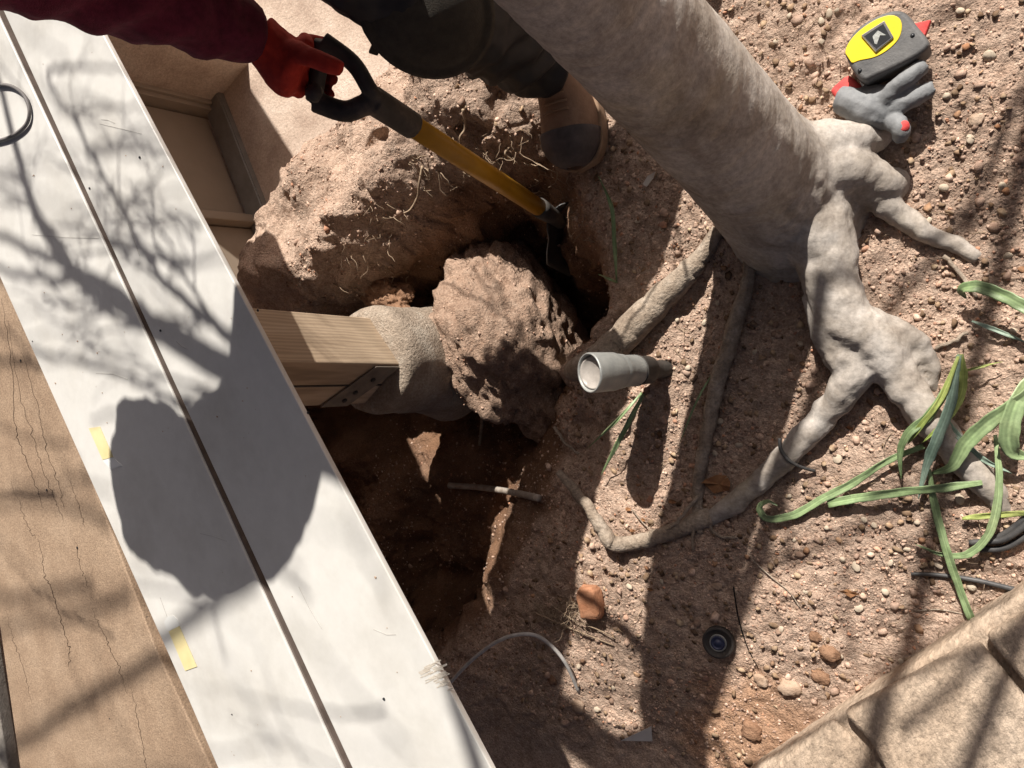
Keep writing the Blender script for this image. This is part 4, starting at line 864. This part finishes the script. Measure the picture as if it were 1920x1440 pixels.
# path light
pl = empty('path_light'); tag(pl, 'grey metal path light with slanted hood beside the thick root', 'path light')
lb0 = G(1246, 692, 0); lt0 = at(1104, 699, .222); la = unit(lt0 - lb0); ll = np.linalg.norm(lt0 - lb0)
lx = unit(np.cross((0, 1, 0), la)); ly = np.cross(la, lx)
lathe(lb0, la, lx, ly, [(.0, -.05), (.016, -.04), (.018, .02), (.018, .05), (.027, .054), (.028, .09), (.030, .092), (.0, .092)]).build('stake', M['handle'], pl)
lathe(lb0, la, lx, ly, [(.024, .085), (.028, .092), (.030, .10), (.030, .135), (.0320, .139), (.0328, .15), (.0328, .16)]).build('body', M['alum'], pl)
mb = MB(); n = 40; V = []
q0 = math.atan2(np.array([.9, .25, 0]).dot(ly), np.array([.9, .25, 0]).dot(lx))
for r, zf, sl in ((.0330, .155, 0), (.0355, .165, 0), (.0360, ll - .022, .2), (.0362, ll - .004, 1), (.0350, ll, 1), (.0325, ll - .001, 1), (.0310, ll - .010, .8), (.0305, ll - .014, .4)):
    for k in range(n):
        q = 2 * math.pi * k / n; V.append(lb0 + lx * r * math.cos(q) + ly * r * math.sin(q) + la * (zf + sl * .010 * math.cos(q - q0)))
mb.add(V, [(i * n + k, i * n + (k + 1) % n, (i + 1) * n + (k + 1) % n, (i + 1) * n + k) for i in range(7) for k in range(n)]); mb.build('hood', M['alum'], pl)
lathe(lb0, la, lx, ly, [(.0306, ll - .016), (.0295, ll - .010), (.0270, ll - .009), (.0262, ll - .011), (.0, ll - .010)]).build('lens', M['lens'], pl)

# ------------------------------------------------------------------ tape measure and the glove under it
tm = empty('tape_measure'); tag(tm, 'black and yellow tape measure lying on a work glove', 'tape measure')
ZT = .085
def ring_obj(name, outline, z, th, m_, parent, bevel=.0):
    if len(outline) > 8:
        o_ = outline; n_ = len(o_); sm_ = spline([o_[-1]] + o_ + [o_[0]], 4)[4:-4]; outline = [tuple(q) for q in sm_]
        if np.hypot(*(np.array(outline[0]) - np.array(outline[-1]))) < .5: outline = outline[:-1]
    return prism_obj(name, outline, z, th, m_, parent, bevel)
ring_obj('case', [(1584, 102), (1588, 80), (1603, 56), (1630, 36), (1660, 22), (1686, 18), (1704, 28), (1720, 48), (1738, 70), (1742, 86), (1722, 104), (1680, 126), (1640, 144), (1622, 152), (1606, 142), (1594, 124)], ZT, .058, M['casegrey'], tm, .007)
lab = ring_obj('label', [(1585, 100), (1590, 82), (1605, 63), (1626, 46), (1650, 33), (1672, 28), (1687, 35), (1691, 52), (1684, 74), (1664, 94), (1640, 107), (1613, 113), (1596, 117)], ZT + .0012, .004, M['tapeyellow'], tm, .001)
ring_obj('badge', [(1614, 66), (1658, 38), (1676, 70), (1642, 98)], ZT + .0045, .004, M['chrome'], tm, .0012)
bdg = ring_obj('badge_face', [(1620, 68), (1656, 45), (1670, 70), (1643, 91)], ZT + .0052, .001, M['ink'], tm, 0)
ring_obj('badge_mark', [(1636, 68), (1646, 57), (1662, 66), (1650, 66), (1644, 83), (1640, 82)], ZT + .0058, .0005, M['alum'], bdg, 0)
for (px, py) in ((1711, 66), (1612, 132)):
    c = at(px, py, ZT + .0008); MB().tube([c - UP * .002, c], .0032, 8).build('screw', M['ink'], tm)
mk = MB(); mk.prism([at(*p, ZT - .02) for p in ((1712, 44), (1746, 36), (1740, 52), (1734, 68), (1726, 62))][::-1], (0, 0, -.014)); mk.build('strap', M['redcuff'], tm, False, .002)
hk = MB(); hk.prism([at(*p, .045) for p in ((1611, 152), (1615, 151), (1631, 176), (1627, 178))][::-1], (0, 0, -.02)); hk.build('hook', M['chrome'], tm, False)

gl = empty('work_glove'); tag(gl, 'grey rubber-palmed work glove with red cuff lying under the tape measure', 'glove')
gm = MB()
def ft(mbx, pts, rad, n=12, flat=None): 
    P = spline([np.r_[at(p[0], p[1], p[2]), r] for p, r in zip(pts, rad)], 5); mbx.tube([p[:3] for p in P], [p[3] for p in P], n, flat)
ft(gm, [(1572, 186, .045), (1605, 196, .048), (1640, 212, .045), (1668, 226, .04)], [.020, .026, .028, .018])
ft(gm, [(1610, 182, .04), (1650, 190, .04), (1690, 190, .035)], [.02, .026, .018])
ft(gm, [(1640, 205, .05), (1672, 172, .062), (1705, 145, .066), (1734, 120, .062)], [.015, .0135, .0135, .0115])
ft(gm, [(1660, 218, .045), (1690, 195, .052), (1722, 178, .05), (1750, 166, .045)], [.015, .0145, .0145, .011])
ft(gm, [(1655, 190, .03), (1690, 165, .03), (1720, 150, .03)], [.013, .012, .010])
ft(gm, [(1668, 228, .04), (1682, 232, .06), (1690, 245, .065), (1687, 262, .055)], [.014, .014, .0135, .011])
remeshed(gm, 'palm', M['rubber'], gl, .003, 3, lambda co: .0012 * fbm(co[:, 0] * 60, co[:, 1] * 60, co[:, 2] * 60, seed=501, o=3) + .0012 * np.abs(fbm(co[:, 0] * 120, co[:, 1] * 45, co[:, 2] * 90, seed=505, o=2)))
cf = MB(); ft(cf, [(1560, 162, .045), (1572, 170, .047), (1590, 176, .048), (1606, 180, .045)], [(.034, .014), (.034, .017), (.032, .02), (.026, .02)], 20)
P_ = [at(1553, 168, .05), at(1590, 136, .05), at(1628, 172, .05), at(1600, 190, .055), at(1574, 192, .055)]
cf = MB(); cf.prism(P_[::-1], (0, 0, -.022)); cf.build('cuff', M['redcuff'], gl, True, .008)
lump(at(1691, 238, .070), [(.0115, 0, 0), (0, .010, 0), (0, 0, .009)], .1, 3, 'thumb_tip', M['redcuff'], gl, 3, 3)

# ------------------------------------------------------------------ shovel
sh = empty('shovel'); tag(sh, 'short shovel with yellow shaft and black D handle stuck in the hole', 'shovel')
s0 = at(752, 222, .435); s1 = at(1012, 390, -.02); sdir = unit(s1 - s0)
MB().tube([s0 - sdir * .01, s0 + (s1 - s0) * .5, s1], [.0185, .0190, .0185], 20).build('shaft', M['yellow'], sh)
MB().tube([s1 - sdir * .006, s1 + sdir * .012, s1 + sdir * .05, s1 + sdir * .10], [.0212, .0210, .0185, .017], 20).build('ferrule', M['handle'], sh)
# blade: dished plate
bs = s1 + sdir * .05; bw = unit(np.cross(sdir, (.25, .1, 1))); bn = np.cross(bw, sdir)
mb = MB(); V = []
for i in range(12):
    t = i / 11; w_ = .03 + .07 * sstep(np.array(t), 0, .3) - .05 * sstep(np.array(t), .75, 1.0)
    for k in range(-5, 6): V.append(bs + sdir * .26 * t + bw * w_ * k / 5 + bn * (.012 * (k / 5) ** 2 - .006 * math.exp(-(k / 1.3) ** 2) * (1 - t)))
mb.add(V, [(i * 11 + k, i * 11 + k + 1, (i + 1) * 11 + k + 1, (i + 1) * 11 + k) for i in range(11) for k in range(10)])
o = mb.build('blade', M['steel'], sh); o.modifiers.new('t', 'SOLIDIFY').thickness = .003
E1 = at(606, 76, .555); E2 = at(588, 190, .535); J = s0 - sdir * .004
hm = MB()
hm.tube(spline([s0 + sdir * .03, s0 + sdir * .0, s0 - sdir * .045, s0 - sdir * .07], 4), .0225, 16)
for e_ in (E1, E2):
    mid = (J - sdir * .05) * .5 + e_ * .5 + (e_ - (E1 + E2) / 2) * .30
    hm.tube(spline([J - sdir * .045, J - sdir * .075 + (e_ - (E1 + E2) / 2) * .25, mid, e_], 6), [(.017, .012)] * 19, 12)
hm.tube([E1, (E1 + E2) / 2, E2], .0135, 14)
remeshed(hm, 'grip', M['handle'], sh, .0026, 4)

# ------------------------------------------------------------------ the worker
person = empty('person'); tag(person, 'person in maroon sleeve and black trousers bending over the hole, holding the shovel', 'person')
A3 = np.array
hipL, hipR = A3([-.86, .60, .90]), A3([-.95, .76, .93])
kneeL = at(792, 8, .50); ankL = at(1024, 112, .11); kneeR = A3([-.60, .86, .50]); ankR = A3([-.48, .92, .10])
pelvis = A3([-.91, .68, .94]); chest = A3([-1.00, .50, 1.25]); neck = A3([-1.18, .48, 1.315]); head = A3([-1.36, .48, 1.31])
shL = A3([-1.02, .41, 1.21]); shR = A3([-.97, .68, 1.22]); elL = A3([-.985, .378, 1.00]); wrL = at(486, 66, .625)
elR = A3([-.96, .88, .96]); wrR = A3([-.82, .80, .74])
def chain(mbx, pts, rad, n=16, sub=5):
    P = spline([np.r_[p, r] for p, r in zip(pts, rad)], sub); mbx.tube([p[:3] for p in P], [p[3] for p in P], n)
bd = MB()
chain(bd, [pelvis, (pelvis + chest) / 2 + A3([.06, .02, 0]), chest, neck, head], [.105, .095, .105, .055, .05])
chain(bd, [head - A3([-.02, 0, .06]), head, head + A3([-.06, 0, .05])], [.066, .084, .066])
for a_, b_, c_ in ((hipL, kneeL, ankL), (hipR, kneeR, ankR)): chain(bd, [pelvis, a_, (a_ + b_) / 2, b_, (b_ + c_) / 2, c_], [.09, .085, .072, .055, .05, .038])
for a_, b_, c_ in ((shL, elL, wrL), (shR, elR, wrR)): chain(bd, [chest, a_, (a_ + b_) / 2, b_, (b_ + c_) / 2, c_], [.06, .055, .046, .038, .034, .026])
fdir = unit(A3([-.85, -.1, -.55]))
chain(bd, [head + fdir * .085, head + fdir * .108], [.018, .010], 8)                        # nose
for s_ in (-1, 1): chain(bd, [head + A3([0, .085 * s_, 0]), head + A3([.01, .105 * s_, .0])], [.022, .016], 8)
remeshed(bd, 'body', M['skin'], person, .009, 3)
ht = lathe(head + A3([-.01, 0, .02]), unit(A3([-.35, 0, 1])), unit(A3([1, 0, .35])), A3([0, 1.0, 0]), [(.098, -.012), (.097, .0), (.094, .010), (.090, .02), (.078, .04), (.05, .055), (.0, .06)], 36)
ht.build('hat', M['pad'], person)
def wrinkle(sd_, amp, fr, stretch=1.0):
    return lambda co: amp * fbm(co[:, 0] * fr, co[:, 1] * fr, co[:, 2] * fr * stretch, seed=sd_, o=3)
tz = MB()
chain(tz, [pelvis + A3([0, 0, .05]), pelvis, hipL], [.15, .155, .115])
chain(tz, [hipL, (hipL + kneeL) / 2 + A3([0, 0, .0]), kneeL, kneeL * .6 + ankL * .4, kneeL * .25 + ankL * .75, ankL + A3([0, 0, .01])], [.112, .090, .074, .070, .069, .066])
chain(tz, [pelvis, hipR, (hipR + kneeR) / 2, kneeR, kneeR * .4 + ankR * .6, ankR], [.13, .115, .098, .084, .078, .076])
def trouser_folds(co):
    d_ = (co - ankL); s = np.exp(-((d_[:, 2] - .06) / .16) ** 2)
    return .009 * s * np.sin(co[:, 2] * 95 + 4 * vnoise(co[:, 0] * 14, co[:, 1] * 14, co[:, 2] * 9, 5)) + .007 * fbm(co[:, 0] * 16, co[:, 1] * 16, co[:, 2] * 16, seed=611, o=3)
remeshed(tz, 'trousers', M['black'], person, .006, 3, trouser_folds)
sv = MB()
chain(sv, [pelvis + A3([-.01, -.02, .06]), (pelvis + chest) / 2 + A3([.05, .03, 0]), chest, (chest + neck) / 2 + A3([0, -.02, .0]), neck + A3([0, -.02, 0]), neck * .45 + head * .55 + A3([0, -.012, .0]), head + A3([-.02, 0, 0]), head + A3([-.07, 0, -.005])], [.145, .120, .114, .108, .104, .104, .104, .085])
chain(sv, [chest, shL, (shL + elL) / 2, elL, (elL * .5 + wrL * .5), wrL * .85 + elL * .15, wrL * .97 + elL * .03], [.10, .085, .072, .062, .055, .049, .043])
chain(sv, [chest, shR, (shR + elR) / 2, elR, (elR + wrR) / 2, wrR], [.10, .085, .07, .06, .052, .042])
def sleeve_folds(co):
    return .0075 * np.sin(co[:, 2] * 95 + 5 * vnoise(co[:, 0] * 16, co[:, 1] * 16, co[:, 2] * 10, 3)) * (.5 + .5 * vnoise(co[:, 0] * 8, co[:, 1] * 8, co[:, 2] * 8, 6)) + .005 * fbm(co[:, 0] * 22, co[:, 1] * 22, co[:, 2] * 22, seed=621, o=3)
remeshed(sv, 'sweater', M['maroon'], person, .006, 2, sleeve_folds)
# knee pad strapped on the near knee
kd = unit(kneeL - (hipL + ankL) / 2); kd = unit(kd * .3 + unit(CAM - kneeL) * .9); kx = unit(np.cross(kd, unit(ankL - kneeL))); ky = np.cross(kd, kx)
kp = lathe(kneeL + kd * .045 - ky * 0, kd, kx * 1.0, ky * 1.15, [(.084, -.03), (.088, .0), (.087, .012), (.080, .018), (.074, .017), (.068, .024), (.045, .036), (.0, .042)], 36)
pad = kp.build('knee_pad', M['pad'], person)
st = MB(); cst = at(706, 86, .47); st.box(cst, unit(ankL - kneeL) * .011, unit(np.cross(kd, ankL - kneeL)) * .014, kd * .005); st.build('strap_end', M['black'], person, False, .002)
# boot
def boot(toe, heel, parent, zs):
    L_ = toe - heel; L_[2] = 0; ln = np.linalg.norm(L_); f_ = L_ / ln; r_ = np.cross(f_, UP); base = heel.copy(); base[2] = zs
    def W(t): return .036 + .018 * sstep(np.array(t), .25, .70) + .004 * math.sin(t * 3) if t < .72 else (.058 * max(0, 1 - ((t - .72) / .28) ** 2.4) ** .5)
    def outline(off):
        pts = []
        for side in (1, -1):
            ts = np.linspace(0, 1, 26) if side == 1 else np.linspace(1, 0, 26)
            for t in ts:
                w_ = W(t) + off
                if t < .1: w_ *= math.sqrt(max(.0, 1 - ((.1 - t) / .1) ** 2)) * .6 + .4
                if t > .995: w_ = off * .2
                pts.append(base + f_ * (t * ln + (off if t > .5 else -off)) + r_ * side * w_)
        return pts
    bt = empty('boot'); bt.parent = parent
    mb = MB(); o1 = [p - UP * .0 for p in outline(.007)]
    mb.prism([p + UP * .026 for p in o1], (0, 0, -.026)); mb.build('sole', M['sole'], bt, False, .003)
    up_ = MB(); n = 20; rows = []; R_ = 34
    for i in range(R_):
        t = i / (R_ - 1) * .992 + .004
        hgt = .115 - .05 * float(sstep(np.array(t), .30, .62)) - .004 * t
        if t > .80: hgt = .061 * max(.02, 1 - ((t - .80) / .20) ** 2.6) ** .5
        w_ = max(.003, W(t) * (1 if t > .1 else math.sqrt(max(.02, 1 - ((.1 - t) / .1) ** 2))))
        for k in range(n + 1):
            q = math.pi * k / n; c_, s_ = math.cos(q), math.sin(q)
            rows.append(base + f_ * t * ln + r_ * w_ * np.sign(c_) * abs(c_) ** .75 + UP * (.024 + hgt * s_ ** .8))
    up_.add(rows, [(i * (n + 1) + k, i * (n + 1) + k + 1, (i + 1) * (n + 1) + k + 1, (i + 1) * (n + 1) + k) for i in range(R_ - 1) for k in range(n)])
    up_.build('upper', M['leather'], bt)
    tc = MB(); rows = []
    for i in range(14):
        t = .74 + .252 * i / 13
        hgt = .061 if t <= .80 else .061 * max(.02, 1 - ((t - .80) / .20) ** 2.6) ** .5
        w_ = max(.003, W(t))
        for k in range(n + 1):
            q = math.pi * k / n; c_, s_ = math.cos(q), math.sin(q)
            rows.append(base + f_ * (t * ln + .002) + r_ * (w_ + .002) * np.sign(c_) * abs(c_) ** .75 + UP * (.025 + (hgt + .002) * s_ ** .8))
    tc.add(rows, [(i * (n + 1) + k, i * (n + 1) + k + 1, (i + 1) * (n + 1) + k + 1, (i + 1) * (n + 1) + k) for i in range(13) for k in range(n)])
    o = tc.build('toe_cap', M['toecap'], bt); o.modifiers.new('t', 'SOLIDIFY').thickness = .0015
    for k in range(4):
        t = .46 + .055 * k; c_ = base + f_ * t * ln + UP * (.024 + .115 - .05 * float(sstep(np.array(t), .30, .62)) + .0015)
        MB().tube(spline([c_ - r_ * .026 - UP * .006, c_ - r_ * .01 + UP * .001, c_ + r_ * .01 + UP * .001, c_ + r_ * .026 - UP * .006], 4), .0026, 7).build('lace', M['sole'], bt)
    return bt
boot(at(1084, 316, .03), at(1058, 62, .03), person, .012)
boot(ankR + A3([-.12, -.16, -.08]), ankR + A3([.05, .07, -.08]), person, .012)
# gloves: the near hand closed on the D grip, the other on the thigh
def hand(mb, wrist, palm, knuck, bar_a, bar_b, thumb):
    chain(mb, [wrist, wrist * .5 + palm * .5, palm, palm * .4 + knuck * .6, knuck], [.033, .036, .043, .042, .03], 16)
    bd_ = unit(bar_b - bar_a); c0 = (bar_a + bar_b) / 2; back = unit((palm - c0) - (palm - c0).dot(bd_) * bd_); dn = np.cross(bd_, back); dn = dn if dn[2] < 0 else -dn
    for k, (off, r) in enumerate(((-.036, .0108), (-.013, .0115), (.011, .0112), (.033, .0098))):
        b_ = c0 + bd_ * off
        chain(mb, [palm * .55 + b_ * .45 + back * .012 - dn * .006, b_ + back * .027 - dn * .004, b_ + back * .019 + dn * .02, b_ - back * .004 + dn * .027, b_ - back * .022 + dn * .016, b_ - back * .027 - dn * .002], [.014, r * 1.15, r * 1.1, r, r * .95, r * .8], 10, 4)
    chain(mb, thumb, [.022, .017, .0145, .0125, .010], 12)
gv = MB()
hand(gv, at(480, 62, .632), at(538, 122, .592), at(572, 138, .575), E1, E2, [at(520, 92, .60), at(560, 100, .605), at(595, 112, .60), at(622, 122, .592), at(642, 130, .585)])
glove = remeshed(gv, 'glove', M['redglove'], person, .0032, 3, wrinkle(631, .0016, 45))
gv2 = MB(); c2 = wrR + unit(wrR - elR) * .07
chain(gv2, [wrR, (wrR + c2) / 2, c2], [.034, .042, .032])
gd = unit(wrR - elR); gs = unit(np.cross(gd, UP))
for k in range(4): chain(gv2, [c2 + gs * (.024 * (k - 1.5)), c2 + gs * (.025 * (k - 1.5)) + gd * .035, c2 + gs * (.025 * (k - 1.5)) + gd * (.06 + .01 * (k in (1, 2))) - UP * .015], [.012, .011, .009], 10)
chain(gv2, [c2 - gd * .03 + gs * .03, c2 - gd * .01 + gs * .05, c2 + gd * .02 + gs * .058], [.014, .012, .010], 10)
remeshed(gv2, 'glove', M['redglove'], person, .0035, 3)
# dark rubber palm patch wrapped over the fingertips at the grip
chp = MB(); cb = (E1 + E2) / 2
chain(chp, [at(580, 168, .565), at(592, 176, .562), at(602, 182, .556)], [.012, .014, .010], 12)
remeshed(chp, 'palm_coating', M['handle'], person, .003, 2)
